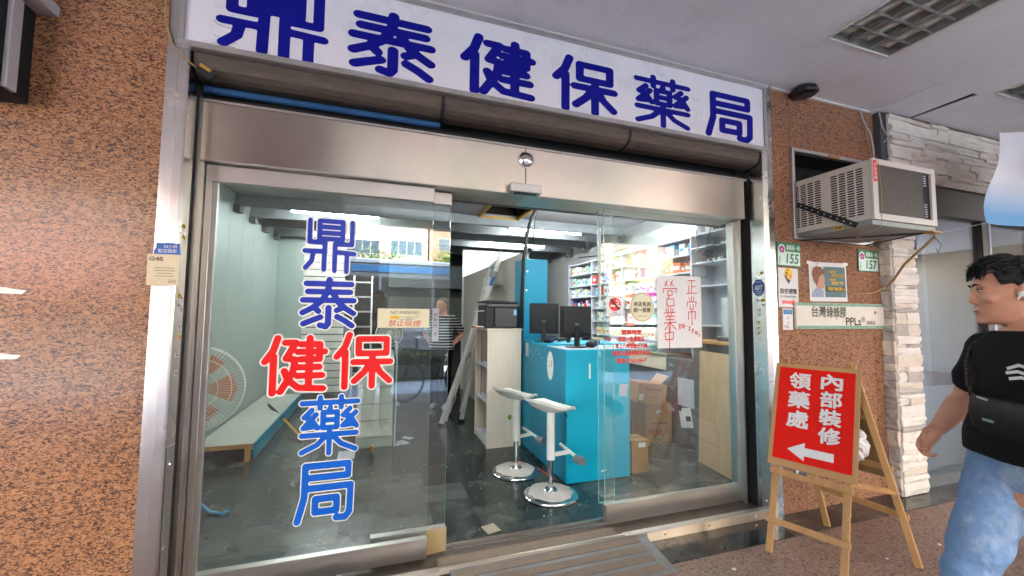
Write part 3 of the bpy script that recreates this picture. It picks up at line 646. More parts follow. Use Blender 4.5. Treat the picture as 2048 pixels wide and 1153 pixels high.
MB().box(AX0, AX1, AY0+.004, AY1, AZ0+.03, AZ1, .006).build('casing', M_vent, acu)
MB().box(AX0-.004, AX1+.004, AY0, AY1-.05, AZ0-.006, AZ0+.029, .003).build('base_tray', mat('galvanised_tray', (142, 144, 142), .5, .5, vary=.15), acu)
bz = MB()
for b_ in ((AX0-.002, AX0+.045, AZ0+.03, AZ1+.002), (AX1-.045, AX1+.002, AZ0+.03, AZ1+.002), (AX0+.045, AX1-.045, AZ0+.03, AZ0+.07), (AX0+.045, AX1-.045, AZ1-.035, AZ1+.002)): bz.box(b_[0], b_[1], AY0-.012, AY0+.0035, b_[2], b_[3])
bz.build('rear_bezel', M_vent, acu)
MB().box(AX0+.045, AX1-.12, AY0-.002, AY0+.0036, AZ0+.07, AZ1-.035).build('coil', M_coil, acu)
MB().box(AX1-.12, AX1-.045, AY0+.0005, AY0+.0036, AZ0+.07, AZ1-.035).build('side_gap', M_dark, acu)
m_ = MB()
for k in range(18):
    if k in range(6, 13): continue
    z = AZ0+.09+k*.0165; m_.cyl((AX1-.115, AY0-.004, z), (AX1-.09, AY0-.004, z), .0045, n=6)
m_.build('coil_bends', M_lgrey, acu)
def slotpoly(L, hh, n=4):
    return [(L/2-hh+hh*math.cos(t), hh*math.sin(t)) for t in [-math.pi/2+math.pi*i/n for i in range(n+1)]]+[(-L/2+hh+hh*math.cos(t), hh*math.sin(t)) for t in [math.pi/2+math.pi*i/n for i in range(n+1)]]
m_ = MB()
for y0, nc in ((1.735, 4), (2.00, 4)):
    for c in range(nc):
        for r_ in range(19):
            z = AZ0+.075+r_*.0168
            m_.sheet([(p, q) for p, q in slotpoly(.042, .0048)], (AX0-.0008, y0+c*.052+.02, z), (0, -1, 0), (0, 0, 1))
o = m_.build('vent_slots', M_dark, acu, fix=False); o['kind'] = 'stuff'
a = MB().box(AX0+.004, AX0+.040, AY0-.0135, AY0-.0125, 2.275, 2.415).build('brand_label', M_red, acu)
m_ = MB()
for k, c in enumerate('禾聯空調'): lettering(m_, c, (AX0+.022, AY0-.0136, 2.385-k*.028), XA, ZA, h=.023)
m_.build('print', M_vwhite, a)
a = MB().box(AX0-.006, AX0-.005, 1.86, 1.92, 2.002, 2.022).build('warning_label', M_yellow, acu)
MB().box(AX0-.0066, AX0-.0062, 1.866, 1.914, 2.007, 2.017).build('print', M_ink, a)
MB().bar((AX0-.012, 2.165, 2.245), (AX0-.012, 1.775, 2.005), .036, .006, (1, 0, 0), .001).build('angle_bracket', M_blackm, acu)
m_ = MB()
for k in range(9):
    t = .08+k*.105; p = V((AX0-.0185, 2.165, 2.245)).lerp(V((AX0-.0185, 1.775, 2.005)), t); m_.lathe(p, [(.006, 0), (0, .0006)], 8, (-1, 0, 0))
m_.build('bracket_holes', M_lgrey, acu)
MB().bar((AX1+.01, 2.12, 1.97), (AX1-.05, 1.72, 1.992), .02, .006).build('support_strut', M_blackm, acu)
MB().bar((AX0+.02, 2.168, 1.975), (AX1-.02, 1.73, 1.99), .012, .01).build('under_strut', M_blackm, acu)
MB().box(AX1-.09, AX1+.01, AY0-.03, AY0+.03, AZ0-.02, AZ0-.007, .004).build('drain_cup', mat('ochre_plastic', (178, 140, 60), .5), acu)
hs = thing('drain_hose', 'beige drain hose running from the air conditioner to the stone pier', 'hose', (3.7, 1.8, 1.5))
MB().tube([(AX1-.03, AY0-.01, 1.985), (AX1-.02, AY0, 1.955), (3.66, 1.78, 1.90), (3.72, 1.92, 1.80), (3.80, 2.03, 1.70), (3.855, 2.115, 1.645), (3.8, 2.172, 1.60), (3.62, 2.176, 1.585), (3.50, 2.178, 1.60)], [.009]*6+[.006, .005, .004], 8).build('pipe', M_hose, hs, True)
MB().tube([(AX1-.03, AY0, 1.97), (AX1-.01, AY0-.03, 1.90), (AX1-.03, AY0-.02, 1.84), (AX1, AY0, 1.88)], .003, 6).build('wire_tie', M_inkg, hs, True)

# ---- plates and notices: flat things fixed to the wall
def plate(name, label, cat, x0, x1, z0, z1, y, mt, th_=.004, group=None, rot=0, bev=0):
    t = thing(name, label, cat, ((x0+x1)/2, y, z0), group=group)
    U = V((math.cos(rot), 0, math.sin(rot))); W = V((-math.sin(rot), 0, math.cos(rot))); c = V(((x0+x1)/2, y, (z0+z1)/2))
    MB().obox(c, U*((x1-x0)/2), V((0, th_/2, 0)), W*((z1-z0)/2), bev).build('sheet', mt, t)
    f = c+V((0, -th_/2-.0005, 0)); return t, f, U, W
M_plw = mat('plate_white', (206, 226, 214), .35, vary=.03)
def flower(mb, o, U, W, r):
    for k in range(5):
        t = math.pi/2+k*2*math.pi/5; c = V(o)+U*(r*.55*math.cos(t))+W*(r*.55*math.sin(t))
        mb.sheet([(r*.38*math.cos(s_)*1.0, r*.38*math.sin(s_)) for s_ in [i*math.pi/4 for i in range(8)]], c-V((0, .0002*k, 0)), U, W)
for num, x0, x1, z0, z1, rot in (('155', 2.775, 3.012, 1.775, 1.952, -.02), ('157', 3.652, 3.893, 1.772, 1.948, 0)):
    t, f, U, W = plate('house_number_plate', ('green and white house number plate under the opening, left one with 155' if num == '155' else 'green and white house number plate beside the stone pier, right one with 157'), 'number plate', x0, x1, z0, z1, F-.006, M_green, .006, 'house number plates', rot, .002)
    w, h = x1-x0, z1-z0
    MB().sheet([(-w*.47, -h*.46), (w*.47, -h*.46), (w*.47, h*.12), (-w*.47, h*.12)], f, U, W).build('white_field', M_plw, t, fix=False)
    MB().sheet([(.036*math.cos(k*math.pi/10), .036*math.sin(k*math.pi/10)*1.1) for k in range(20)], f+U*(-w*.31)+W*(h*.2)+V((0, -.0004, 0)), U, W).build('emblem_disc', M_plw, t, fix=False)
    m_ = MB(); flower(m_, f+U*(-w*.31)+W*(h*.2)+V((0, -.001, 0)), U, W, .032); m_.build('blossom', mat('magenta_ink', (176, 44, 128), .5), t, fix=False)
    m_ = MB(); lettering(m_, '基隆路一段', f+U*(w*.17)+W*(h*.3), U, W, w=w*.58, h=h*.22, bold=.0006); m_.build('street_name', M_plw, t, fix=False)
    m_ = MB(); lettering(m_, num, f+U*(w*.14)+W*(-h*.17), U, W, w=w*.5, h=h*.40, bold=.0022, lift=.0014, slant=.12); m_.build('number', M_green, t, fix=False); m_ = MB()
    for k, c in enumerate('信義區'): lettering(m_, c, f+U*(-w*.4)+W*(-h*.12-k*.022), U, W, h=.018, lift=.0014)
    m_.build('district_name', M_green, t, fix=False)
# shelter notice
t, f, U, W = plate('shelter_notice', 'white air defence shelter notice with yellow emblem and red arrow', 'notice', 2.782, 2.982, 1.472, 1.762, F-.004, M_paper, .002, rot=-.015)
m_ = MB(); dr_ = [(.0, -.052), (.03, -.012), (.044, .022), (.036, .052), (.012, .068), (-.018, .066), (-.04, .046), (-.044, .02), (-.03, -.012)]
m_.sheet(dr_, f+W*.078, U, W); m_.build('emblem', M_yellow, t, fix=False)
m_ = MB(); m_.sheet([(-.043, .015), (-.018, .0), (-.008, -.012), (.01, -.018), (.022, -.022), (.0, -.053), (-.03, -.012)], f+W*.078+V((0, -.0005, 0)), U, W); m_.build('emblem_stairs', mat('slate_ink', (52, 66, 86), .5), t, fix=False)
m_ = MB(); m_.sheet([(.03*math.cos(k*.6)*.23, .03*math.sin(k*.6)*.23) for k in range(10)], f+U*-.006+W*.13+V((0, -.001, 0)), U, W)
handwrite(m_, [[(.45, .75), (.35, .45), (.5, .2)], [(.35, .45), (.2, .25)], [(.2, .62), (.42, .7), (.6, .55)]], f+U*-.012+W*.1, U, W, .06, .06, .006); m_.build('runner', M_ink, t, fix=False)
m_ = MB(); handwrite(m_, [[(.2, .9), (.8, .3)], [(.8, .62), (.8, .3), (.5, .3)]], f+U*.018+W*.085, U, W, .032, .04, .006)
m_.sheet([(-.07, -.012), (.035, -.012), (.035, -.024), (.075, .0), (.035, .024), (.035, .012), (-.07, .012)], f+W*-.108+V((0, -.0008, 0)), U, W); m_.build('arrow', M_red, t, fix=False)
m_ = MB(); lettering(m_, '防空避難', f+W*-.027, U, W, w=.165, h=.042, bold=.0004); lettering(m_, 'Air Defense Shelter', f+W*-.064, U, W, w=.16, h=.016); m_.build('print', M_ink, t, fix=False)
# small notice beneath
t, f, U, W = plate('small_notice', 'small narrow white notice with a blue heading on the granite', 'notice', 2.815, 2.915, 1.306, 1.462, F-.004, M_paper, .003, rot=-.01)
MB().sheet([(-.045, .036), (.045, .036), (.045, .07), (-.045, .07)], f, U, W).build('heading', mat('notice_blue', (56, 130, 176), .5), t, fix=False)
m_ = MB(); lettering(m_, '小', f+W*.01, U, W, h=.024); lettering(m_, '心', f+W*-.028, U, W, h=.022)
for k in range(3): m_.sheet([(-.036, -.05-.008*k), (.0+.01*k, -.05-.008*k), (.0+.01*k, -.047-.008*k), (-.036, -.047-.008*k)], f+V((0, -.0006, 0)), U, W)
m_.build('print', M_ink, t, fix=False)
# poster with child's portrait
t, f, U, W = plate('poster', 'taped paper poster of a boy in profile with yellow lettering', 'poster', 3.10, 3.512, 1.522, 1.825, F-.004, M_paper, .0015, rot=.012)
MB().sheet([(-.19, -.118), (.19, -.118), (.19, .118), (-.19, .118)], f, U, W).build('picture_ground', mat('poster_teal', (84, 116, 116), .6, vary=.25, scale=12), t, fix=False)
MB().sheet([(-.1905, -.1185), (-.04, -.1185), (-.05, .1185), (-.1905, .1185)], f+V((0, -.0003, 0)), U, W).build('picture_margin', mat('poster_pale', (206, 206, 198), .6), t, fix=False)
MB().sheet([(-.19, -.118), (-.055, -.118), (-.06, -.07), (-.10, -.045), (-.15, -.055), (-.185, -.085)], f+V((0, -.0006, 0)), U, W).build('shirt', mat('poster_shirt', (150, 160, 178), .6, vary=.3, scale=60), t, fix=False)
MB().sheet([(-.13, -.05), (-.075, -.055), (-.052, -.045), (-.045, -.005), (-.04, .02), (-.05, .06), (-.1, .07), (-.145, .04), (-.14, -.02)], f+V((0, -.0009, 0)), U, W).build('face', M_skin, t, fix=False)
MB().sheet([(-.13, -.035), (-.16, .0), (-.18, .06), (-.165, .1), (-.13, .118), (-.08, .115), (-.045, .09), (-.042, .06), (-.07, .055), (-.1, .04), (-.11, .0)], f+V((0, -.0012, 0)), U, W).build('hair', mat('poster_hair', (134, 78, 50), .6, vary=.2, scale=40), t, fix=False)
for body, dx, dz, w, h in (('你的煙', .045, .078, .075, .022), ('孩子吸入的更多', .105, .05, .15, .022), ('你的愛', .045, .018, .06, .018), ('讓他遠離二手煙', .095, -.006, .13, .022), ('不讓孩子輸在肺力上', .08, -.053, .2, .03)):
    lettering(MB(), body, f+U*dx+W*dz, U, W, w=w, h=h, bold=.0005, lift=.0018).build('print_line', M_yellow, t, fix=False)
MB().sheet([(-.03, -.074), (.186, -.074), (.186, -.034), (-.03, -.034)], f+V((0, -.0008, 0)), U, W).build('dark_band', M_ink, t, fix=False)
for sx_ in (-1, 1):
    MB().sheet([(-.03, -.01), (.025, -.014), (.03, .008), (-.02, .014)], f+U*(sx_*.2)+W*.145+V((0, -.001, 0)), U, W).build('tape', M_vwhite, t, fix=False)
# honey-bee glue sign
t, f, U, W = plate('shop_plaque', 'dirty cream plaque with green borders and black lettering on the pier', 'sign', 2.93, 3.912, 1.312, 1.51, F-.012, mat('cream_plaque', (216, 208, 192), .5, vary=.05, dirt=((176, 160, 138), 4, .62, .5)), .018, rot=.0, bev=.002)
for s_ in (-1, 1): MB().sheet([(-.488, -.011), (.488, -.011), (.488, .011), (-.488, .011)], f+W*(s_*.086), U, W).build('border', mat('plaque_green', (120, 160, 132), .55, vary=.2, scale=20), t, fix=False)
m_ = MB(); lettering(m_, '台灣', f+U*-.258+W*.033, U, W, w=.15, h=.085, bold=.0008); lettering(m_, 'PPLs', f+U*.12+W*-.042, U, W, w=.17, h=.06, bold=.0016); lettering(m_, '®', f+U*.235+W*-.025, U, W, h=.045)
m_.build('print', M_ink, t, fix=False)
m_ = MB(); lettering(m_, '綠蜂膠', f+U*-.065+W*.03, U, W, w=.215, h=.085, bold=.0008); m_.build('print_green', mat('dark_green_ink', (52, 82, 44), .6), t, fix=False)
a = MB().sheet([(-.055, -.018), (.055, -.018), (.055, .018), (-.055, .018)], f+U*.325+W*-.052, U, W).build('small_label', mat('label_grey', (186, 182, 172), .6), t, fix=False)
m_ = MB(); lettering(m_, '專賣店', f+U*.325+W*-.052+V((0, -.0006, 0)), U, W, w=.095, h=.024); m_.build('print', M_ink, a, fix=False)
for q, w_ in ((.33, .012), (.36, .01), (.13, .006), (-.12, .012), (.2, .008)):
    MB().sheet([(w_*math.cos(k), w_*.9*math.sin(k)*1.3) for k in [i*math.pi/5 for i in range(10)]], f+U*(q+.05)+W*(-.02 if q < 0 or q == .2 else .03)+V((0, -.0004, 0)), U, W).build('stain', M_inkg if q == .33 else mat('stain_beige', (190, 180, 162), .6), t, fix=False)
# security notice wrapped on the left jamb, and the blue alarm sign behind it
t, f, U, W = plate('alarm_sign', 'blue trapezoid alarm sign behind the yellowed notice on the jamb', 'sign', -.938, -.852, 1.66, 1.70, F-.0155, mat('alarm_blue', (28, 92, 178), .4), .002)
MB().prism([(-.05, -.03), (.05, -.03), (.045, -.005), (.022, .022), (-.012, .022), (-.05, -.01)], f+V((0, .0, .0)), U, W, .001).build('blue_face', mat('alarm_blue', (28, 92, 178)), t)
m_ = MB(); lettering(m_, '24小時', f+U*.01+W*.006, U, W, w=.05, h=.016); lettering(m_, '監控錄影', f+U*.0+W*-.014, U, W, w=.07, h=.017); m_.build('print', M_vwhite, t, fix=False)
t, f, U, W = plate('security_notice', 'yellowed paper security notice wrapped over the left steel jamb', 'notice', -.965, -.848, 1.512, 1.650, F-.0185, mat('yellowed_paper', (222, 208, 172), .6, vary=.06, dirt=((190, 150, 92), 8, .6, .7)), .0015, rot=.01)
m_ = MB(); lettering(m_, 'G4S', f+U*-.026+W*.048, U, W, w=.05, h=.016, bold=.0008)
for k, w_ in enumerate((.075, .078, .06, .072)): m_.sheet([(-w_/2, -.0012), (w_/2, -.0012), (w_/2, .0012), (-w_/2, .0012)], f+U*.006+W*(.008-.012*k)+V((0, -.0006, 0)), U, W)
for k in range(3): m_.sheet([(.02, -.001), (.05, -.001), (.05, .001), (.02, .001)], f+W*(-.045-.006*k)+V((0, -.0006, 0)), U, W)
m_.build('print', M_inkg, t, fix=False)
# octagonal alarm badge on the right reveal
t = thing('alarm_badge', 'blue octagonal alarm sticker inside the right steel jamb', 'sticker', (2.659, 2.24, 1.55))
oc = [(.052*math.cos(math.pi/8+k*math.pi/4), .064*math.sin(math.pi/8+k*math.pi/4)) for k in range(8)]
U, W = V((0, -1, 0)), ZA; o_ = V((2.6575, 2.243, 1.613)); Nn = U.cross(W)
MB().prism([(x*1.07, y*1.07) for x, y in oc], o_, U, W, .001).build('white_edge', M_vwhite, t)
MB().sheet(oc, o_+Nn*.0006, U, W).build('blue_face', mat('badge_blue', (24, 62, 150), .35), t, fix=False)
m_ = MB(); lettering(m_, 'ADT', o_+Nn*.0008, U, W, w=.062, h=.034, bold=.001, slant=.1)
for s_ in (-1, 1): lettering(m_, '保全連線', o_+Nn*.0008+W*(s_*.042), U, W, w=.045, h=.011)
m_.sheet([(-.03, -.0015), (.03, -.0015), (.03, .0015), (-.03, .0015)], o_+Nn*.0016+W*-.028, U, W); m_.build('print', M_vwhite, t, fix=False)
# stickers on the panes
t, f, U, W = plate('no_smoking_sticker', 'cream no smoking sticker with a cigarette drawing on the left glass', 'sticker', .0, .282, 1.318, 1.425, 2.3535, M_cream, .0008)
m_ = MB(); lettering(m_, 'NO SMOKING', f+U*.005+W*.032, U, W, w=.155, h=.017, slant=.2); m_.build('print', M_inkg, t, fix=False)
m_ = MB(); lettering(m_, '禁止吸煙', f+U*.005+W*-.028, U, W, w=.175, h=.034, slant=.2); m_.build('red_print', M_redl, t, fix=False)
m_ = MB(); m_.sheet([(-.075, -.008), (-.028, -.008), (-.028, .01), (-.075, .01)], f+W*.004+V((0, -.0005, 0)), U, W); m_.build('filter_tip', M_yellow, t, fix=False)
m_ = MB(); handwrite(m_, [[(0, .1), (.55, .1), (.85, .3), (1, .75), (.9, .9), (.75, .7), (.5, .6), (0, .62)], [(.4, .1), (.48, .6)], [(.48, .1), (.56, .62)], [(.56, .12), (.64, .64)]], f+U*.025+W*.004, U, W, .11, .03, .0016); m_.build('cigarette', M_inkg, t, fix=False)
t, f, U, W = plate('no_smoking_sign', 'square white no smoking sign with red disc on the right glass', 'sign', 1.468, 1.60, 1.392, 1.528, 2.3935, M_paper, .0008)
disc = lambda r_, n=28: [(r_*math.cos(2*math.pi*k/n), r_*math.sin(2*math.pi*k/n)) for k in range(n)]
MB().sheet(disc(.046), f+W*.014, U, W).build('red_disc', M_red, t, fix=False)
m_ = MB(); m_.sheet([(-.036, -.006), (.036, -.006), (.036, .006), (-.036, .006)], f+W*.004+V((0, -.0004, 0)), U, W); handwrite(m_, [[(.45, .3), (.8, .35), (.8, .7), (.5, .75), (.55, .95)]], f+U*.012+W*.026, U, W, .05, .045, .005); m_.build('cigarette', M_vwhite, t, fix=False)
m_ = MB(); handwrite(m_, [[(0.15, .85), (.85, .15)]], f+W*.014+V((0, -.001, 0)), U, W, .092, .092, .013); lettering(m_, '禁菸標示', f+W*-.042, U, W, w=.035, h=.008); lettering(m_, 'NO SMOKING', f+W*-.055, U, W, w=.09, h=.008); m_.build('print', M_ink, t, fix=False)
t = thing('round_sticker', 'round cream tax exemption sticker between no smoking sign and paper', 'sticker', (1.75, 2.3935, 1.36))
U, W = XA, ZA; o_ = V((1.752, 2.3931, 1.458)); el = lambda a_, b_, n=32: [(a_*math.cos(2*math.pi*k/n), b_*math.sin(2*math.pi*k/n)) for k in range(n)]
MB().prism(el(.101, .106), o_, U, W, .0008).build('disc', M_cream, t)
MB().sheet(el(.093, .098), o_+V((0, -.0005, 0)), U, W).build('ring', mat('ring_olive', (150, 134, 84), .5), t, fix=False)
MB().sheet(el(.090, .095), o_+V((0, -.0009, 0)), U, W).build('inner_disc', M_cream, t, fix=False)
m_ = MB(); lettering(m_, '本店免用', o_+W*.022+V((0, -.0009, 0)), U, W, w=.14, h=.032, bold=.0008); lettering(m_, '統一發票', o_+W*-.02+V((0, -.0009, 0)), U, W, w=.14, h=.032, bold=.0008); lettering(m_, '財政部台北國稅局', o_+W*-.062+V((0, -.0009, 0)), U, W, w=.075, h=.008); m_.build('print', mat('brown_ink', (70, 60, 44), .6), t, fix=False)
# handwritten paper
t, f, U, W = plate('handwritten_notice', 'white paper with red handwritten characters taped on the right glass', 'notice', 1.878, 2.268, 1.17, 1.69, 2.3915, M_paper, .0008)
HW = {
 'zheng': [[(.2,.9),(.85,.92)],[(.55,.9),(.52,.1)],[(.55,.52),(.85,.54)],[(.28,.6),(.26,.1)],[(.05,.08),(.98,.12)]],
 'chang': [[(.5,1),(.5,.82)],[(.25,.95),(.35,.84)],[(.75,.97),(.65,.84)],[(.08,.62),(.12,.78),(.92,.8),(.86,.64)],[(.35,.7),(.36,.52),(.66,.54),(.66,.7)],[(.2,.4),(.2,.14)],[(.2,.42),(.82,.44),(.8,.16)],[(.5,.5),(.5,-.06)]],
 'ying': [[(.3,.98),(.16,.76)],[(.18,.9),(.36,.78)],[(.24,.88),(.32,.98)],[(.68,1),(.52,.78)],[(.54,.92),(.76,.78)],[(.05,.52),(.08,.68),(.95,.7),(.88,.54)],[(.36,.6),(.34,.42),(.64,.44),(.64,.6),(.36,.6)],[(.48,.42),(.34,.3)],[(.28,.28),(.28,.02),(.76,.04),(.74,.3),(.28,.28)]],
 'ye': [[(.4,1),(.4,.8)],[(.58,1),(.58,.8)],[(.22,.94),(.3,.82)],[(.78,.96),(.68,.82)],[(.1,.76),(.92,.8)],[(.36,.74),(.42,.64)],[(.66,.76),(.58,.64)],[(.16,.6),(.86,.63)],[(.22,.48),(.8,.5)],[(.1,.34),(.95,.38)],[(.5,.62),(.5,-.02)],[(.46,.32),(.12,.06)],[(.54,.34),(.92,.08)]],
 'zhong': [[(.12,.72),(.16,.38)],[(.12,.7),(.86,.76),(.82,.42),(.16,.4)],[(.5,1),(.5,-.15)]],
 'xing': [[(.25,.95),(.25,.6),(.75,.6),(.75,.95),(.25,.95)],[(.25,.78),(.75,.78)],[(.2,.45),(.82,.45)],[(.25,.25),(.78,.25)],[(.05,.03),(.95,.05)],[(.5,.55),(.5,.05)]],
 'qi': [[(.1,.8),(.5,.8)],[(.18,.95),(.18,.3)],[(.4,.95),(.4,.3)],[(.18,.62),(.4,.62)],[(.18,.46),(.4,.46)],[(.05,.3),(.52,.3)],[(.6,.05),(.62,.9),(.92,.9),(.92,.05)],[(.62,.65),(.92,.65)],[(.62,.4),(.92,.4)]],
 'yi': [[(.05,.5),(.95,.55)]],
 'zhi': [[(.1,.92),(.9,.92)],[(.5,.9),(.25,.65),(.8,.7)],[(.5,.6),(.5,.05)],[(.2,.35),(.8,.35)],[(.05,.05),(.95,.05)]],
 'liu': [[(.5,.98),(.55,.8)],[(.05,.65),(.95,.65)],[(.35,.45),(.15,.05)],[(.62,.45),(.9,.05)]],
}
for nm, dx, dz, w, h in (('zheng', .105, .182, .10, .115), ('chang', .105, .015, .10, .20), ('ying', -.085, .13, .13, .19), ('ye', -.09, -.055, .12, .17), ('zhong', -.095, -.185, .10, .15)):
    m_ = MB(); handwrite(m_, HW[nm], f+U*dx+W*dz, U, W, w, h, .0065); m_.build('handwriting', M_redl, t, fix=False)
for k, nm in enumerate(('xing', 'qi', 'yi', 'zhi', 'xing', 'qi', 'liu')):
    sm = .04 if k < 3 else .031; m_ = MB(); a_ = -.25 if k > 2 else 0
    handwrite(m_, HW[nm], f+U*(-.005+k*.029)+W*(-.105-max(0, k-2)*.016), V((math.cos(a_), 0, math.sin(a_))), V((-math.sin(a_), 0, math.cos(a_))), sm*.75, sm, .003); m_.build('small_handwriting', M_redl, t, fix=False)
for p_ in ((-.19, .25), (.195, .25), (.2, -.255), (-.03, .262)):
    MB().sheet([(-.02, -.012), (.022, -.01), (.02, .014), (-.022, .012)], f+U*p_[0]+W*p_[1]+V((0, -.001, 0)), U, W).build('tape', M_glass, t, fix=False)

# ---------------------------------------------------------------- easel
E1 = V((2.241, 1.901, 0)); E2 = V((2.380, 1.541, 0)); ed = (E2-E1).normalized(); en = V((ed.y, -ed.x, 0)); en = en if en.x < 0 else -en
tl = math.radians(20); eu = ZA*math.cos(tl)-en*math.sin(tl); ef = ed.cross(eu).normalized(); ef = ef if ef.dot(en) > 0 else -ef
es = thing('wooden_easel', 'folding pine easel with a red direction board facing the walkway', 'easel', (2.5, 1.75, 0))
ep = lambda a_, h_, n_=0: E1+ed*a_+eu*h_+ef*n_
LW, LT = .034, .022
for a_ in (.02, .372): MB().bar(ep(a_, .004), ep(a_, 1.19), LW, LT, ef, .002).build('front_leg', M_wood, es)
for h_ in (.185, .465): MB().bar(ep(-.005, h_, LT/2+.009), ep(.40, h_, LT/2+.009), .016, .036, eu, .002).build('cross_bar', M_wood, es)
top1, top2 = ep(.02, 1.16, -.02), ep(.372, 1.16, -.02)
B1, B2 = V((2.905, 1.99, .004)), V((2.925, 1.515, .004))
bu = ((top1+top2)/2-(B1+B2)/2).normalized()
for tp, bt in ((top1, B1), (top2, B2)): MB().bar(tp+(tp-bt)*.02, bt, LW, LT, en, .002).build('back_leg', M_wood, es)
for k_ in (.24, .48, .74): MB().bar(B1.lerp(top1, k_)+ed*-.02+V((.018, 0, 0)), B2.lerp(top2, k_)+ed*.02+V((.018, 0, 0)), .016, .036, bu, .002).build('back_bar', M_wood, es)
pa, pb, pc, pd = B1.lerp(top1, .42), B2.lerp(top2, .42), B2.lerp(top2, .97), B1.lerp(top1, .97)
o2 = V((.03, .004, 0))
m_ = MB(); q_ = [pa+o2, pb+o2, pc+o2, pd+o2]; q2 = [p+V((.006, 0, .002)) for p in q_]
m_.add(q_+q2, [(0, 1, 2, 3), (7, 6, 5, 4), (0, 4, 5, 1), (1, 5, 6, 2), (2, 6, 7, 3), (3, 7, 4, 0)]); m_.build('rear_board', mat('hardboard', (138, 104, 66), .7, vary=.1), es)
MB().bar(ep(.372, .50, -.03), B2.lerp(top2, .36), .018, .03, en, .002).build('brace', M_wood, es)
bw0, bw1, bh0, bh1 = -.025, .417, .502, 1.152
bc = (bw0+bw1)/2; bhc = (bh0+bh1)/2; bn = LT/2+.006
board = MB().obox(ep(bc, bhc, bn), ed*((bw1-bw0)/2), eu*((bh1-bh0)/2), ef*.004, .001).build('board', mat('board_wood', (184, 142, 92), .6, vary=.08), es)
MB().obox(ep(bc, bhc+.008, bn+.0047), ed*((bw1-bw0)/2-.024), eu*((bh1-bh0)/2-.034), ef*.0006).build('red_face', mat('board_red', (226, 28, 16), .75, vary=.05, spec=.2), board)
fo = ep(bc, bhc+.008, bn+.0056)
EU = ed if ed.cross(eu).dot(ef) > 0 else -ed
for k, c in enumerate('內部裝修'): lettering(MB(), c, fo+ed*.085+eu*(.222-k*.108), EU, eu, w=.102, h=.092, bold=.0034).build('character', M_paper, board, fix=False)
for k, c in enumerate('領藥處'): lettering(MB(), c, fo+ed*-.078+eu*(.21-k*.122), EU, eu, w=.112, h=.1, bold=.0034).build('character', M_paper, board, fix=False)
m_ = MB(); m_.sheet([(-.12, .0), (-.03, .054), (-.03, .024), (.112, .024), (.112, -.024), (-.03, -.024), (-.03, -.054)], fo+eu*-.222+ef*.001, EU, eu); m_.build('arrow', M_paper, board, fix=False)
for a_ in (.03, .36): MB().bar(ep(a_, 1.152, 0), ep(a_, 1.185, .03), .03, .02, eu, .002).build('top_clip', M_wood, es)
MB().tube([ep(.40, 1.05, -.03), ep(.41, 1.03, -.06), ep(.41, 1.04, -.10), ep(.41, 1.08, -.10)], .0025, 6).build('hook', M_chrome, es, True)
t = thing('paint_brush', 'old brush with taped ferrule lying on the easel cross bar', 'brush', ep(.2, .48, .03))
MB().bar(ep(.12, .488, .032), ep(.19, .488, .032), .018, .016, eu, .003).build('ferrule', M_greyd, t); MB().bar(ep(.135, .489, .033), ep(.15, .489, .033), .02, .019, eu, .003).build('tape', M_paper, t)
MB().bar(ep(.19, .487, .032), ep(.30, .484, .034), .010, .009, eu, .003).build('handle', M_wood, t)
t = thing('plastic_bundle', 'crumpled white plastic bundle stuffed behind the easel board', 'bundle', ep(.38, .72, -.1))
m_ = MB(); rr = random.Random(3); m_.ell((0, 0, 0), (1, 1, 1), 18)
c_ = ep(.385, .73, -.085); m_.v = [tuple(c_+V((x*.055, y*.06, z*.085))*(1+rr.uniform(-.18, .18))) for x, y, z in m_.v]; m_.build('crumpled_film', mat('white_film', (226, 224, 222), .3, vary=.06, bump=.8, bscale=50), t)

# ---------------------------------------------------------------- ceiling things
for k, (a, b, c, d) in enumerate(LIGHTS):
    t = thing('ceiling_light', ('dusty recessed louvre light in the arcade ceiling above the easel', 'dusty recessed louvre light at the top right ceiling corner')[k], 'ceiling light', ((a+b)/2, (c+d)/2, 3.13), group='arcade ceiling lights')
    MB().box(a+.003, b-.003, c+.003, d-.003, 3.185, 3.19).build('reflector', mat('dusty_reflector', (214, 204, 180), .5, 0, vary=.25, scale=6), t)
    for q in ((a, a+.003, c, d), (b-.003, b, c, d), (a+.003, b-.003, c, c+.003), (a+.003, b-.003, d-.003, d)): MB().box(*q, 3.131, 3.19).build('side', M_aludull, t)
    for q in ((a-.012, a, c-.012, d+.012), (b, b+.012, c-.012, d+.012), (a, b, c-.012, c), (a, b, d, d+.012)): MB().box(*q, 3.122, 3.1295).build('trim', M_white, t)
    for q in range(3):
        xx = a+(b-a)*(q+.5)/3; MB().cyl((xx, c+.05, 3.166), (xx, d-.05, 3.166), .016).build('tube', M_white, t, True)
    for q in range(2):
        xx = a+(b-a)*(q+1)/3; MB().box(xx-.012, xx+.012, c+.004, d-.004, 3.14, 3.184).build('divider', M_aludull, t)
    n = 11
    for q in range(1, n):
        yy = c+(d-c)*q/n; MB().obox(((a+b)/2, yy, 3.144), ((b-a)/2-.004, 0, 0), (0, .0022, 0), (0, 0, .009)).build('louvre_blade', M_aludull, t)
t = thing('ceiling_alarm', 'black faceted alarm unit hanging at the ceiling edge above granite', 'alarm', (3.0, 2.1, 3.07))
MB().lathe((3.0, 2.10, 3.062), [(.05, 0), (.085, .008), (.095, .022), (.09, .045), (.06, .068)], 8).build('housing', M_black, t)
MB().box(2.95, 3.05, 2.06, 2.14, 3.056, 3.062, .002).build('face_plate', mat('dim_blue_plastic', (40, 46, 66), .3), t)
def wire(name, label, pts, r, mt):
    return tag(MB().tube(pts, r, 6).build(name, mt, None, True), label, 'wire')
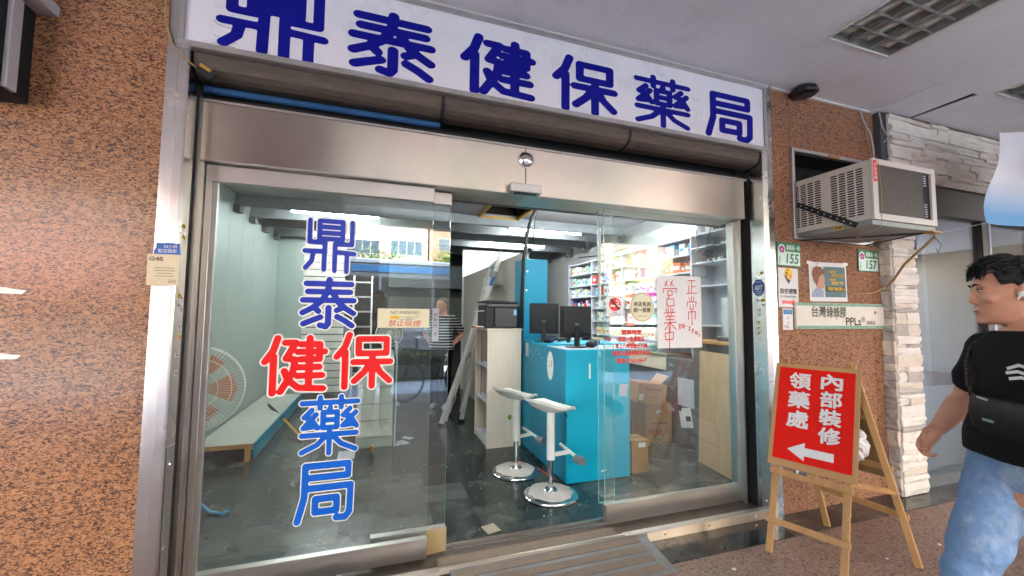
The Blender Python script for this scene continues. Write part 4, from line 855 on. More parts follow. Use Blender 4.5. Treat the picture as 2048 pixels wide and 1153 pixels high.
wire('hanging_wire', 'thin wire hanging from the ceiling alarm down to the poster', [(3.0, 2.16, 3.07), (3.005, 2.165, 2.8), (3.0, 2.166, 2.72), (3.03, 1.672, 2.44), (3.04, 1.665, 2.2), (3.05, 1.68, 1.98), (3.13, 2.1, 1.88), (3.17, 2.172, 1.8), (3.165, 2.175, 1.72), (3.12, 2.175, 1.68)], .0018, M_hose)
wire('loose_cable', 'grey cable dangling from the ceiling corner behind the air conditioner', [(3.74, 2.17, 3.12), (3.76, 2.16, 3.02), (3.82, 2.15, 2.92), (3.86, 2.155, 2.8), (3.87, 2.16, 2.68), (3.89, 2.16, 2.6)], .006, M_lgrey)
wire('loose_cable', 'pale thin wire looping under the ceiling beside the stone fascia', [(3.90, 2.13, 3.11), (3.92, 2.12, 2.98), (3.95, 2.1, 2.88), (3.91, 2.11, 2.84)], .004, M_lgrey)
wire('loose_cable', 'beige cable slanting down onto the air conditioner top', [(3.78, 2.16, 3.0), (3.74, 2.12, 2.8), (3.66, 2.05, 2.6), (3.62, 1.95, 2.43)], .004, M_hose)
wire('loose_cable', 'brown cable curling beside the left jamb top to the shutter', [(-.95, 2.17, 3.12), (-.962, 2.168, 2.9), (-.958, 2.166, 2.72), (-.93, 2.166, 2.62), (-.89, 2.172, 2.57), (-.855, 2.18, 2.545), (-.83, 2.195, 2.53)], .004, M_hose)
t = thing('shutter_pull', 'small dark pull handle hanging at the shutter left end', 'handle', (-.81, 2.19, 2.52))
MB().obox((-.80, 2.185, 2.515), (.035, 0, -.018), (0, .012, 0), (.008, 0, .016), .006).build('grip', M_blackm, t); MB().obox((-.795, 2.168, 2.53), (.022, 0, -.012), (0, .004, 0), (.003, 0, .007), .002).build('cap', mat('ochre_plastic', (178, 140, 60)), t)
t = thing('wall_box', 'black box with a pale edge strip high on the granite', 'wall box', (-1.55, 2.1, 2.25))
MB().box(-1.9, -1.41, 2.02, 2.188, 2.25, 2.95, .004).build('body', M_blackm, t); MB().box(-1.409, -1.392, 2.05, 2.10, 2.26, 2.64, .002).build('edge_strip', M_lgrey, t); MB().box(-1.9, -1.335, 2.03, 2.188, 2.651, 2.70, .003).build('top_bracket', M_lgrey, t)
for k, (x0, x1, z_) in enumerate(((-1.47, -1.365, 1.476), (-1.47, -1.365, 1.213))):
    tag(MB().prism([(0, -.012), (.09, -.014), (.105, .002), (.07, .006), (.03, .014), (0, .01)], (x0, F-.0006, z_), XA, ZA, .0005).build('tape_scrap', M_vwhite), ('torn white tape scrap on the granite, upper one', 'torn white tape scrap on the granite, lower one')[k], 'tape scrap', 'tape scraps on the granite')
# banner hung out from the next shop
t = thing('fabric_banner', 'pale blue fabric banner hanging at the right edge under the ceiling', 'banner', (4.6, 1.6, 2.1))
m_ = MB(); nx, nz = 14, 10; P = []
for j in range(nz+1):
    for i in range(nx+1):
        u, v = i/nx, j/nz; x0 = 4.02+(4.37-4.02)*v**1.3+.03*math.sin(v*3.1)
        P.append((x0+u*(5.6-x0), 1.6+.03*math.sin(u*9+v*2)+.02*math.sin(v*7), 2.07+.06*u+v*(.72+.06*u)))
m_.add(P, [[j*(nx+1)+i, j*(nx+1)+i+1, (j+1)*(nx+1)+i+1, (j+1)*(nx+1)+i] for j in range(nz) for i in range(nx)])
bm_mt, nt, b_ = new_mat('banner_cloth')
tc = nt.nodes.new('ShaderNodeTexCoord'); sp = nt.nodes.new('ShaderNodeSeparateXYZ'); nt.links.new(tc.outputs['Generated'], sp.inputs[0])
cr = nt.nodes.new('ShaderNodeValToRGB'); e_ = cr.color_ramp.elements; e_[0].position = .1; e_[0].color = (*lin((96, 160, 210)), 1); e_[1].position = .42; e_[1].color = (*lin((214, 222, 228)), 1)
nt.links.new(sp.outputs[2], cr.inputs[0]); nt.links.new(cr.outputs[0], b_.inputs['Base Color']); b_.inputs['Roughness'].default_value = .6
m_.build('cloth', bm_mt, t, True)
m_ = MB(); lettering(m_, '神', (4.63, 1.60, 2.50), XA, ZA, h=.26, bold=.008, lift=.07); m_.build('character', mat('banner_purple', (84, 92, 170), .6), t, fix=False)
MB().tube([(4.02, 1.6, 2.07), (3.85, 1.75, 2.02), (3.7, 1.8, 2.0)], .0015, 5).build('cord', M_lgrey, t)
#--PART4--
# ================================================================ SHOP INTERIOR
M_marble = []
for k, (c, v) in enumerate((((52, 60, 58), .5), ((66, 74, 72), .5), ((40, 46, 46), .4), ((74, 80, 78), .45))):
    M_marble.append(mat('green_black_marble_'+'abcd'[k], c, .22, vary=v, scale=5, dirt=((112, 120, 114), 7, .54, .5), rvary=.2))
fl = struct('shop_floor', MB().box(-1.7, 3.7, 2.505, 9.3, -.0039, .0005), M_dark)
tm_ = [MB().box(-.2985, .2985, -.1485, .1485, 0, .0035).mesh('floor_tile', k) for k in M_marble]
row = 0; y = 2.506
while y < 9.1:
    x = -1.7+(.3 if row % 2 else 0)
    while x < 3.4:
        o = link('floor_tile', R.choice([tm_[0], tm_[0], tm_[1], tm_[1], tm_[2], tm_[3]]), fl); o.location = (x+.3, y+.15, .0005); x += .6
    y += .3; row += 1
# ceiling with an open hatch, and its beams
CZ = 2.76
cs = struct('shop_ceiling', MB().box(-1.75, 1.3, 2.561, 9.4, CZ, CZ+.03).box(1.83, 3.8, 2.561, 9.4, CZ, CZ+.03).box(1.3005, 1.8295, 2.561, 4.63, CZ, CZ+.03).box(1.3005, 1.8295, 5.35, 9.4, CZ, CZ+.03), M_cpanel)
ht = thing('ceiling_hatch', 'open ceiling hatch with yellow timber edges and dark void', 'hatch', (1.56, 5, CZ))
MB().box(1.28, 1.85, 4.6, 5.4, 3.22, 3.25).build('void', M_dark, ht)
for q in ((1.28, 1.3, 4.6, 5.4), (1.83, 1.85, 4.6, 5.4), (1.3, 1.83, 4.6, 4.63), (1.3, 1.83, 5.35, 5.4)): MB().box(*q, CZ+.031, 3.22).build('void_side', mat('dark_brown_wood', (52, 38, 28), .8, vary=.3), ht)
M_yel = mat('yellow_timber', (196, 148, 50), .6, vary=.12)
for q in ((1.27, 1.30, 4.6, 5.4), (1.83, 1.86, 4.6, 5.4), (1.301, 1.829, 4.6, 4.628), (1.301, 1.829, 5.352, 5.38)): MB().box(*q, CZ-.03, CZ+.06).build('edge_board', M_yel, ht)
for xx in (1.42, 1.62): MB().bar((xx, 4.9, CZ+.02), (xx, 4.9, 3.2), .012, .012, (0, 1, 0)).build('hanger', M_yel, ht)
for k, yb in enumerate((5.36, 5.95, 6.57, 7.2, 8.2)):
    t = thing('ceiling_beam', f'grey steel ceiling beam inside the shop, number {k+1} from the door', 'beam', (1, yb, 2.62), group='shop ceiling beams')
    t['label'] = 'grey steel ceiling beam, ' + ('nearest', 'second', 'third', 'fourth', 'rearmost')[k] + ' from the door'
    MB().box(-1.595, 3.6, yb-.035, yb+.035, 2.625, 2.635).build('lower_flange', M_beam, t); MB().box(-1.595, 3.6, yb-.006, yb+.006, 2.6355, CZ-.002).build('web', M_beam, t)
    MB().box(-1.595, 3.6, yb-.036, yb-.030, 2.6355, 2.70).build('lip', M_beam, t)
    for xe in (-1.56, 3.56): MB().box(xe-.035, xe+.035, yb-.06, yb+.06, 2.54, 2.624, .004).build('end_bracket', M_greyd, t)
# walls
wl = thing('interior_wall', 'pale green panelled wall on the left inside the shop', 'wall', (-1.65, 5, 0))
MB().box(-1.75, -1.612, 2.47, 9.4, 0, 2.76).build('backing', M_grout, wl)
y = 2.47
while y < 7.5: MB().box(-1.612, -1.6, y+.0015, min(y+.46, 7.5)-.0015, 0, 2.755, .0015).build('panel', M_wallg, wl); y += .46
wr = thing('interior_wall', 'grimy white wall on the right behind the medicine shelves', 'wall', (3.7, 5, 0)); MB().box(3.65, 3.8, 2.47, 9.4, 0, 2.76).build('face', M_wallw, wr)
wb = thing('interior_wall', 'dim back wall of the shop behind the ladder', 'wall', (1, 9.3, 0)); MB().box(-1.6, 3.65, 9.2, 9.4, 0, 2.76).build('face', mat('dim_wall', (74, 74, 72), .8, vary=.15), wb)  # rear room's dimness is put into the wall and cupboard colours
MB().box(.2, 2.4, 8.85, 9.199, 1.95, 2.45, .005).build('wall_cupboard', M_grey, wb)
MB().box(.2, 2.4, 8.8, 9.199, .85, .9).build('worktop', M_greyd, wb); MB().box(.2, 2.4, 8.9, 9.199, 1.2, 1.75).build('splash_panel', mat('dull_cream', (108, 108, 98), .6), wb)
MB().box(-1.6, -1.2, 7.5, 7.56, 0, 2.755).build('panel', M_wallg, wl)
MB().box(-1.6, 3.65, 2.57, 2.62, 2.137, 2.4).build('lintel', M_greyd, wr)
MB().box(2.72, 3.65, 2.47, 2.50, 0, 2.76).build('front_return', M_wallw, wr); MB().box(-1.75, -.9, 2.455, 2.469, 0, 2.76).build('front_return', M_wallg, wl)
MB().box(-1.75, 3.8, 2.565, 2.569, 2.42, 2.76).build('door_head', M_wallw, wr)
sw = thing('slat_wall', 'white slatted display wall at the left rear of the shop', 'slat wall', (-.9, 7.52, 0))
MB().box(-1.2, -.55, 7.52, 7.56, 0, 2.62).build('backing', M_greyd, sw)
for k in range(21): MB().box(-1.2, -.55, 7.5, 7.519, .06+k*.122, .06+k*.122+.104, .002).build('slat', mat('slat_cream', (212, 212, 202), .5, vary=.04), sw)
pt = thing('partition', 'tall beige partition panel behind the ladder and cream shelf', 'partition', (1.55, 6, 0))
MB().box(1.53, 1.56, 4.30, 7.5, 0, 2.10, .002).build('panel', mat('beige_partition', (176, 172, 158), .6, vary=.05, dirt=((130, 126, 114), 5, .64, .4)), pt)
MB().box(1.50, 2.8, 7.51, 7.54, 0, 2.62).build('white_board', M_white, pt)
# fluorescent lights
def tube_light(x0, x1, y, lab):
    t = thing('fluorescent_light', lab, 'ceiling light', ((x0+x1)/2, y, 2.6), group='lit fluorescent tubes in the shop')
    MB().box(x0, x1, y-.03, y+.03, 2.665, 2.70, .006).build('batten', M_white, t); MB().cyl((x0+.02, y, 2.64), (x1-.02, y, 2.64), .014, n=12).build('tube', M_tube, t, True)
    for xe in (x0, x1-.018): MB().box(xe, xe+.018, y-.016, y+.016, 2.622, 2.666, .003).build('end_cap', M_white, t)
tube_light(-1.06, .0, 5.5, 'lit fluorescent tube nearest the left wall'); tube_light(-1.06, .0, 7.02, 'lit fluorescent tube over the slatted wall')
tube_light(1.83, 2.72, 4.32, 'lit fluorescent tube right of the open ceiling hatch'); tube_light(2.74, 3.5, 4.14, 'lit fluorescent tube over the right hand shelves')
tube_light(1.76, 2.94, 5.5, 'lit fluorescent tube above the teal column'); tube_light(1.62, 2.9, 6.85, 'lit fluorescent tube farthest back on the right')
tube_light(.15, 1.25, 2.74, 'unseen lit tube added just inside the doorway'); tube_light(1.5, 2.7, 2.74, 'unseen lit tube added over the front of the counter')  # both added out of view to brighten the counter and shelf fronts
wire('ceiling_cable', 'thick black cable drooping from the ceiling down the teal column', [(1.72, 4.1, 2.66), (1.66, 4.13, 2.6), (1.6, 4.15, 2.48), (1.545, 4.16, 2.28), (1.515, 4.17, 2.0), (1.505, 4.18, 1.6), (1.503, 4.18, 1.25)], .022, M_black)
wire('ceiling_cable', 'thin black cord beside the thick ceiling cable', [(1.74, 4.3, 2.66), (1.70, 4.3, 2.5), (1.68, 4.3, 2.3), (1.66, 4.3, 2.1), (1.62, 4.3, 2.03)], .005, M_black)
wire('ceiling_cable', 'dark cables looping under the ceiling by the right shelves', [(2.3, 3.6, 2.62), (2.5, 3.5, 2.52), (2.8, 3.4, 2.58), (3.1, 3.3, 2.5), (3.4, 3.2, 2.55)], .008, M_black)
wire('ceiling_cable', 'thin cable along the top of the right wall', [(3.63, 6.9, 2.5), (3.62, 6.0, 2.42), (3.62, 5.2, 2.44), (3.62, 4.4, 2.56)], .007, M_blackm)

# ---- teal counter and column
ct = thing('counter', 'bright teal service counter with two monitors on top', 'counter', (1.8, 3.6, 0))
MB().box(1.525, 2.12, 3.105, 4.0, .0, 1.085).build('carcass', M_teald, ct)
MB().box(1.51, 2.122, 3.088, 3.104, .012, 1.105, .002).build('front_panel', M_teal, ct)
MB().box(1.508, 1.524, 3.105, 3.94, .012, 1.105, .002).build('side_panel', M_teald, ct); MB().box(1.508, 1.524, 3.944, 4.19, .012, 1.13, .002).build('side_panel', M_teald, ct)
MB().box(1.525, 2.4, 3.105, 3.55, 1.086, 1.104, .002).build('top', M_lgrey, ct); MB().box(1.525, 2.4, 3.551, 4.0, 1.086, 1.12, .002).build('top', M_teal, ct)
MB().box(1.72, 1.735, 3.083, 3.087, .86, .985, .002).build('pull', M_vwhite, ct)
m_ = MB(); m_.prism([(.07*math.cos(k*.3), .13*math.sin(k*.3)) for k in range(21)], (1.5075, 3.42, .935), (0, -1, 0), ZA, .001); d_ = m_.build('round_disc', M_vwhite, ct)
m_ = MB(); handwrite(m_, [[(.7, .8), (.85, .6), (.8, .45)], [(.3, .5), (.36, .42)]], (1.5072, 3.42, .935), (0, -1, 0), ZA, .1, .16, .012); m_.build('worn_mark', M_card, d_, fix=False)
MB().prism([(-.03, -.006), (-.01, -.01), (.03, -.004), (.02, .008), (-.015, .004)], (1.86, 3.0872, .085), XA, ZA, .001).build('chipped_paint', M_vwhite, ct)
MB().box(1.5065, 1.5078, 3.98, 4.06, .96, 1.1).build('switch_plate', M_lgrey, ct)
for k in range(5): MB().box(1.5068, 1.5079, 3.6+.08*k, 3.612+.08*k, .98+.03*(k % 3), .992+.03*(k % 3)).build('tape_spot', M_cream, ct)
MB().sheet([(-.05, -.05), (.035, -.06), (.05, .05), (-.04, .055)], (2.06, 3.0868, .75), XA, ZA).build('paper_note', M_lgrey, ct, fix=False)
tcol = thing('teal_column', 'tall teal panel column standing behind the counter', 'column', (1.67, 4.3, 0))
MB().box(1.525, 1.815, 4.20, 4.50, 0, 2.02, .003).build('panel_box', M_teald, tcol)
for q in ((1.56, 1.87), (1.80, 1.42), (1.55, 1.66)): MB().box(q[0], q[0]+.02, 4.1985, 4.1995, q[1], q[1]+.02).build('tape_spot', M_vwhite, tcol)
sc_ = thing('security_camera', 'white security camera on top of the teal column', 'camera', (1.60, 4.28, 2.02))
MB().lathe((1.60, 4.28, 2.021), [(.045, 0), (.045, .008), (.012, .014), (.012, .09), (.0, .09)], 16).build('stand', M_lgrey, sc_, True)
MB().limb([(1.60, 4.32, 2.155), (1.60, 4.24, 2.13)], [.038, .038], 14).build('head', M_white, sc_, True); MB().lathe((1.60, 4.204, 2.119), [(.026, 0), (.02, .006), (0, .007)], 14, (0, -.95, -.3)).build('lens', M_black, sc_, True)
# monitors
def monitor(label, x, y, rz, w, h, z0):
    t = thing('monitor', label, 'monitor', (x, y, z0), rz, 'monitors on the teal counter')
    MB().box(-w/2, w/2, -.012, .012, .085, .085+h, .006).build('panel', M_black, t, local=True); MB().box(-w*.42, w*.42, -.034, -.0125, .125, .085+h*.88, .008).build('rear_shell', M_blackm, t, local=True)
    MB().bar((0, -.038, .004), (0, -.038, .2), .05, .02, (0, 1, 0), .004).build('neck', M_black, t, local=True); MB().lathe((0, -.01, .0), [(.0, 0), (.1, 0), (.1, .008), (.03, .014), (0, .014)], 24).build('base', M_black, t, True, True)
    MB().box(-.02, .02, -.0355, -.0345, .2, .22).build('badge', M_greyd, t, local=True)
    return t
monitor('black monitor back nearer the teal column', 1.63, 3.86, -.45, .30, .31, 1.12); monitor('black monitor back at the counter front corner', 1.735, 3.36, -.12, .30, .29, 1.105)
t = thing('barcode_scanner', 'black barcode scanner lying on the counter between monitors', 'scanner', (1.80, 3.78, 1.12))
MB().limb([(1.74, 3.74, 1.145), (1.83, 3.74, 1.16)], [.018, .014], 10).build('grip', M_black, t, True); MB().limb([(1.86, 3.74, 1.185), (1.85, 3.74, 1.135)], [.022, .022], 10).build('head', M_black, t, True)
for i, (x, y, z_) in enumerate(((1.64, 3.72, 1.121), (1.88, 3.30, 1.105))):
    t = thing('card_reader', ('navy and white card reader under the left monitor', 'navy and white card reader right of the front monitor')[i], 'card reader', (x, y, z_), .5, 'card readers on the counter')
    MB().obox((0, 0, .035), (.06, 0, .015), (0, .045, 0), (-.006, 0, .022), .01).build('body', M_blackm, t, local=True); MB().obox((-.012, -.047, .035), (.05, 0, .014), (0, .001, 0), (-.004, 0, .008), .0).build('stripe', mat('navy_blue', (40, 70, 120), .4), t, local=True)
t = thing('pennant_flag', 'small red pennant flag on a stick above the front monitor', 'flag', (1.93, 3.42, 1.4))
MB().cyl((1.93, 3.43, 1.36), (1.885, 3.43, 1.53), .004, n=8).build('stick', M_vwhite, t); m_ = MB(); m_.prism([(0, 0), (-.12, .16), (-.105, .0), (-.08, -.01)], (1.935, 3.428, 1.375), XA, ZA, .002); m_.v = [(x, y, z) for x, y, z in m_.v]
MB().prism([(0, 0), (-.065, .13), (-.085, .03)], (1.937, 3.428, 1.40), XA, ZA, .002).build('cloth', M_red, t)
MB().box(1.915, 1.945, 3.41, 3.44, 1.392, 1.40, .002).build('clip', M_vwhite, t)
tag(MB().ell((1.98, 3.95, 1.15), (.12, .1, .07), 14).build('plastic_bag', mat('white_film', (226, 224, 222)), None, True), 'crumpled white plastic bag between the two monitors', 'bag')

# ---- cream shelf unit with printer
su = thing('shelf_unit', 'cream wood shelf unit open on its left side under the printer', 'shelf', (1.29, 4.4, 0))
MB().box(1.107, 1.485, 4.14, 4.158, .004, 1.225, .002).build('side_panel', M_birch, su); MB().box(1.107, 1.485, 4.67, 4.688, .004, 1.225, .002).build('side_panel', M_birch, su)
MB().box(1.095, 1.492, 4.128, 4.70, 1.2255, 1.245, .002).build('top', M_birch, su); MB().box(1.47, 1.485, 4.159, 4.669, .06, 1.225).build('back', M_lgrey, su)
for z in (.06, .46, .83): MB().box(1.11, 1.469, 4.159, 4.669, z, z+.016, .001).build('shelf', M_lgrey, su)
MB().box(1.125, 1.469, 4.159, 4.669, .004, .059).build('plinth', M_birch, su); MB().box(1.112, 1.118, 4.42, 4.432, .5, .82).build('rail', M_greyd, su); MB().box(1.112, 1.118, 4.42, 4.432, .86, 1.2).build('rail', M_greyd, su)
MB().prism([(.022*math.cos(k*.4), .028*math.sin(k*.4)) for k in range(16)], (1.36, 4.1395, .31), XA, ZA, .001).build('green_sticker', mat('olive_sticker', (110, 134, 40), .5, vary=.3, scale=40), su)
pr = thing('printer', 'dark grey laser printer on the cream shelf unit', 'printer', (1.29, 4.4, 1.245))
MB().box(1.19, 1.45, 4.17, 4.55, 1.25, 1.475, .01).build('body', mat('printer_grey', (66, 62, 62), .5, vary=.08), pr); MB().box(1.09, 1.189, 4.18, 4.54, 1.25, 1.50, .008).build('front', M_black, pr)
MB().box(1.10, 1.46, 4.16, 4.56, 1.476, 1.51, .008).build('scanner_lid', mat('printer_mid', (84, 80, 80), .45), pr); MB().obox((1.27, 4.36, 1.53), (.18, 0, -.006), (0, .19, 0), (0, 0, .012), .004).build('document_feeder', M_black, pr)
MB().obox((1.07, 4.36, 1.43), (.05, 0, .004), (0, .12, 0), (0, 0, .006), .003).build('output_tray', M_lgrey, pr); MB().obox((1.06, 4.36, 1.262), (.06, 0, -.003), (0, .13, 0), (0, 0, .006), .003).build('paper_tray', M_vwhite, pr)
MB().box(1.405, 1.435, 4.1685, 4.1695, 1.39, 1.45).build('label', mat('label_blue', (130, 190, 214), .5), pr)
tag(MB().box(.99, 1.08, 4.3, 4.42, 1.246, 1.27, .003).build('orange_pad', mat('orange_card', (190, 110, 52), .6)), 'orange card pad beside the printer', 'pad')

# ---- bar stools
def stool(label, x, y, rz):
    t = thing('bar_stool', label, 'stool', (x, y, .004), rz, 'white bar stools at the counter')
    MB().lathe((0, 0, 0), [(0, 0), (.205, 0), (.212, .006), (.205, .014), (.19, .018), (.06, .034), (.045, .05), (0, .05)], 40).build('base', M_chrome, t, True, True)
    n = 26; rr_ = random.Random(int(x*100)); m_ = MB()
    m_.lathe((0, 0, .0185), [(.0, 0), (.178, 0), (.174, .005), (.06, .018), (0, .018)], n)
    m_.v = [(px*(1+f_), py*(1+f_), pz+.004) for (px, py, pz), f_ in zip(m_.v, [rr_.uniform(-.12, .06) if math.hypot(p[0], p[1]) > .1 else 0 for p in m_.v])]
    m_.build('felt_pad', mat('felt_pad', (204, 198, 188), .9, vary=.1, dirt=((126, 96, 70), 9, .6, .6)), t, False, True)
    MB().cyl((0, 0, .03), (0, 0, .30), .021, n=18).build('lift_piston', M_chrome, t, True, True); MB().cyl((0, 0, .27), (0, 0, .655), .032, n=18).build('sleeve', M_vwhite, t, True, True)
    MB().bar((.03, 0, .30), (.17, -.02, .30), .028, .028, ZA, .004).build('footrest_arm', M_vwhite, t, False, True); MB().bar((.175, .09, .335), (.185, -.12, .27), .022, .022, ZA, .004).build('footrest_bar', M_vwhite, t, False, True)
    MB().cyl((.186, -.085, .262), (.186, -.165, .262), .032, n=16).build('footrest_pipe', M_aludull, t, True, True)
    # moulded seat: back lip rising to the left
    m_ = MB(); nu, nv = 16, 12; T = []; Bt = []
    for j in range(nv+1):
        for i in range(nu+1):
            u = -1+2*i/nu; v = -1+2*j/nv
            xx = u*math.sqrt(1-v*v*.5)*.20; yy = v*math.sqrt(1-u*u*.5)*.185
            zz = .672+.105*max(0, -u-.15)**1.6*(1-.35*v*v)-.028*max(0, u-.55)*2.2+.018*(v*v)-.012*(1-u*u)*(1-v*v)
            xx -= .045*max(0, -u-.4)
            T.append((xx, yy, zz+.012)); Bt.append((xx*.985, yy*.985, zz-.010-(.012 if abs(u) < .7 and abs(v) < .7 else 0)))
    w = nu+1; n = len(T); Fc = [[j*w+i, j*w+i+1, (j+1)*w+i+1, (j+1)*w+i] for j in range(nv) for i in range(nu)]
    Fb = [[n+k for k in f_][::-1] for f_ in Fc]; rim = list(range(w))+[w*j+nu for j in range(1, nv+1)]+[w*nv+i for i in range(nu-1, -1, -1)]+[w*j for j in range(nv-1, 0, -1)]
    m_.add(T+Bt, Fc+Fb+[[b_, a_, n+a_, n+b_] for a_, b_ in zip(rim, rim[1:]+rim[:1])]); m_.build('seat', M_vwhite, t, True, True)
    MB().lathe((0, 0, .635), [(.035, 0), (.08, .012), (.08, .022), (0, .022)], 18).build('seat_mount', M_vwhite, t, True, True); MB().tube([(.03, -.02, .645), (.06, -.09, .64), (.065, -.12, .61)], .005, 6).build('lever', M_black, t, True, True)
    return t
stool('white bar stool nearest the doorway', 1.315, 2.965, .3); stool('white bar stool farther in, beside the cream shelf', 1.205, 3.48, .45)
# ---- ladder
ld = thing('folding_ladder', 'grey aluminium folding ladder leaning on the beige partition', 'ladder', (1.0, 5.3, 0))
rails = [((.78, 5.12, .005), (1.34, 4.98, 1.75)), ((.83, 5.2, .005), (1.49, 4.93, 2.2)), ((.95, 5.62, .005), (1.5, 5.36, 2.15)), ((1.06, 5.24, .005), (1.38, 5.02, 1.95)), ((1.13, 5.60, .005), (1.42, 5.42, 1.9))]
for a_, b_ in rails:
    o = MB().bar(a_, b_, .058, .026, (0, 1, 0), .004).build('rail', M_ladder, ld); MB().bar(a_, V(a_).lerp(V(b_), .02), .085, .04, (0, 1, 0), .003).build('rubber_foot', M_black, o)
for (a_, b_), (c_, d_), n in ((rails[1], rails[2], 7), (rails[3], rails[4], 6)):
    for k in range(n):
        t_ = .1+.85*k/(n-1); MB().bar(V(a_).lerp(V(b_), t_), V(c_).lerp(V(d_), t_), .035, .05, ZA, .003).build('rung', M_ladder, ld)
for k in range(4):
    p = V(rails[1][0]).lerp(V(rails[1][1]), (.13, .38, .62, .85)[k]); q = V(rails[1][0]).lerp(V(rails[1][1]), (.165, .415, .655, .885)[k]); MB().bar(p, q, .09, .04, (0, 1, 0), .004).build('hinge', M_aludull, ld)
for k, c in ((.72, M_red), (.8, mat('label_blue2', (40, 110, 170), .5))):
    p = V(rails[1][0]).lerp(V(rails[1][1]), k); q = V(rails[1][0]).lerp(V(rails[1][1]), k+.05); MB().bar(p+V((0, -.016, 0)), q+V((0, -.016, 0)), .04, .002, (0, 1, 0)).build('label', c, ld)
l2 = thing('straight_ladder', 'thin aluminium ladder standing in the dim rear behind the name lettering', 'ladder', (-.3, 7.9, 0))
for xx in (-.42, -.1): MB().bar((xx, 7.9, .005), (xx-.02, 8.2, 2.1), .03, .05, (0, 1, 0)).build('rail', M_alu, l2)
for k in range(7): MB().bar((-.42-.002*k, 7.94+.04*k, .3+.28*k), (-.1-.002*k, 7.94+.04*k, .3+.28*k), .03, .03).build('rung', M_alu, l2)
# ---- left side: fans, platform, drawers, tools
def fan(label, x, y, zc, rz, rad, full=True):
    t = thing('wall_fan' if full else 'stand_fan', label, 'fan', (x, y, .004), rz, 'fans in the shop'); c = V((0, 0, zc))
    m_ = MB(); n = 72
    for rr_, yy in ((1, 0), (.98, -.03), (.72, -.06), (.45, -.075)): m_.tube([c+V((rad*rr_*math.cos(k*2*math.pi/36), yy*rad*2, rad*rr_*math.sin(k*2*math.pi/36))) for k in range(37)], .0035 if rr_ < 1 else .006, 5)
    for k in range(n):
        a_ = 2*math.pi*k/n; m_.tube([c+V((rad*q*math.cos(a_), yy*rad*2, rad*q*math.sin(a_))) for q, yy in ((.14, -.078), (.45, -.075), (.72, -.06), (.98, -.03), (1, 0), (.95, .05), (.5, .12))], .0014, 4)
    m_.build('guard', M_vwhite, t, False, True)
    m_ = MB()
    for k in range(5):
        a_ = 2*math.pi*k/5; pl = []
        for q, da in ((.15, -.28), (.45, -.42), (.8, -.45), (.84, -.1), (.78, .42), (.45, .34), (.15, .28)): pl.append(c+V((rad*q*math.cos(a_+da), rad*(.02+.09*da), rad*q*math.sin(a_+da))))
        b0 = len(m_.v); m_.add(pl+[p+V((0, .004, 0)) for p in pl], [list(range(7)), list(range(7, 14))[::-1]]+[[i, (i+1) % 7, 7+(i+1) % 7, 7+i] for i in range(7)])
    if full: m_.build('blades', mat('orange_blades', (206, 136, 108), .4), t, False, True)
    d_ = MB().lathe(c+V((0, -.165*rad, 0)), [(.14*rad, 0), (.14*rad, .01), (.1*rad, .02), (0, .022)], 20, (0, -1, 0)).build('hub_cap', M_vwhite, t, True, True)
    if full:
        m_ = MB(); handwrite(m_, [[(.1, .2), (.3, .8)], [(.4, .2), (.6, .8)], [(.7, .2), (.9, .8)]], c+V((0, -.165*rad-.022, 0)), XA, ZA, .05, .05, .008); m_.build('emblem', M_ink, d_, False, True, False)
    MB().limb([c+V((0, .04, 0)), c+V((0, .16, 0))], [.05, .045], 12).build('motor', M_lgrey, t, True, True)
    if full:
        MB().tube([c+V((0, .14, -.02)), c+V((-.06, .20, -.02)), c+V((-.2, .12, 0))], .014, 8).build('wall_arm', M_lgrey, t, True, True); return t
    MB().cyl((0, .08, .02), (0, .08, zc-.03), .014, n=10).build('pole', M_lgrey, t, True, True); MB().lathe((0, .08, 0), [(0, 0), (.19, 0), (.19, .012), (.05, .03), (0, .03)], 28).build('base', M_lgrey, t, True, True); return t
fan('large wall fan with orange blades behind the left jamb', -1.36, 3.86, .775, .30, .34)
fan('small distant stand fan behind the red lettering', .18, 6.5, 1.08, 0, .2, False)
pf = thing('low_platform', 'low white platform with wooden edge along the left wall', 'platform', (-1.3, 5.6, 0))
for k in range(4): MB().box(-1.56, -1.075, 4.45+k*.62, 4.45+k*.62+.616, .15, .166, .001).build('top_board', mat('platform_cream', (190, 192, 180), .6, vary=.06, dirt=((140, 134, 120), 5, .58, .6)), pf)
MB().box(-1.56, -1.075, 4.435, 4.449, .125, .165).build('front_edge', M_wood, pf); MB().box(-1.0745, -1.058, 4.44, 6.92, .03, .165).build('blue_side', M_teald, pf)
for q in ((-1.12, 4.46), (-1.54, 4.46), (-1.12, 5.6), (-1.12, 6.88)): MB().box(q[0]-.02, q[0]+.02, q[1]-.02, q[1]+.02, .004, .15).build('leg', M_wood, pf)
MB().box(-1.11, -1.08, 4.46, 6.9, .10, .149).build('runner', M_wood, pf)
dw = thing('drawer_unit', 'white four drawer unit behind the red lettering', 'drawers', (.02, 4.7, 0))
MB().box(-.18, .185, 4.515, 4.95, .004, .975, .003).build('carcass', M_wallg, dw)
for k in range(5): MB().box(-.17, .175, 4.50, 4.514, .12+k*.168, .28+k*.168, .003).build('drawer_front', mat('drawer_white', (202, 206, 198), .5), dw)
MB().box(.20, .215, 4.49, 4.96, .004, 1.08).build('side_board', M_lgrey, dw)
tag(MB().bar((-1.04, 5.56, .12), (-.728, 4.952, .018), .026, .02, ZA, .006).build('machete_handle', M_yel), 'yellow tool handle on the floor by the platform', 'handle')
o = bpy.data.objects['machete_handle']; o.name = 'long_knife'; o['label'] = 'long knife with black blade and yellow handle beside the platform'; o['category'] = 'knife'
MB().bar((-1.30, 5.98, .21), (-1.04, 5.56, .12), .045, .008, (1, 0, 0), .002).build('blade', M_black, o)
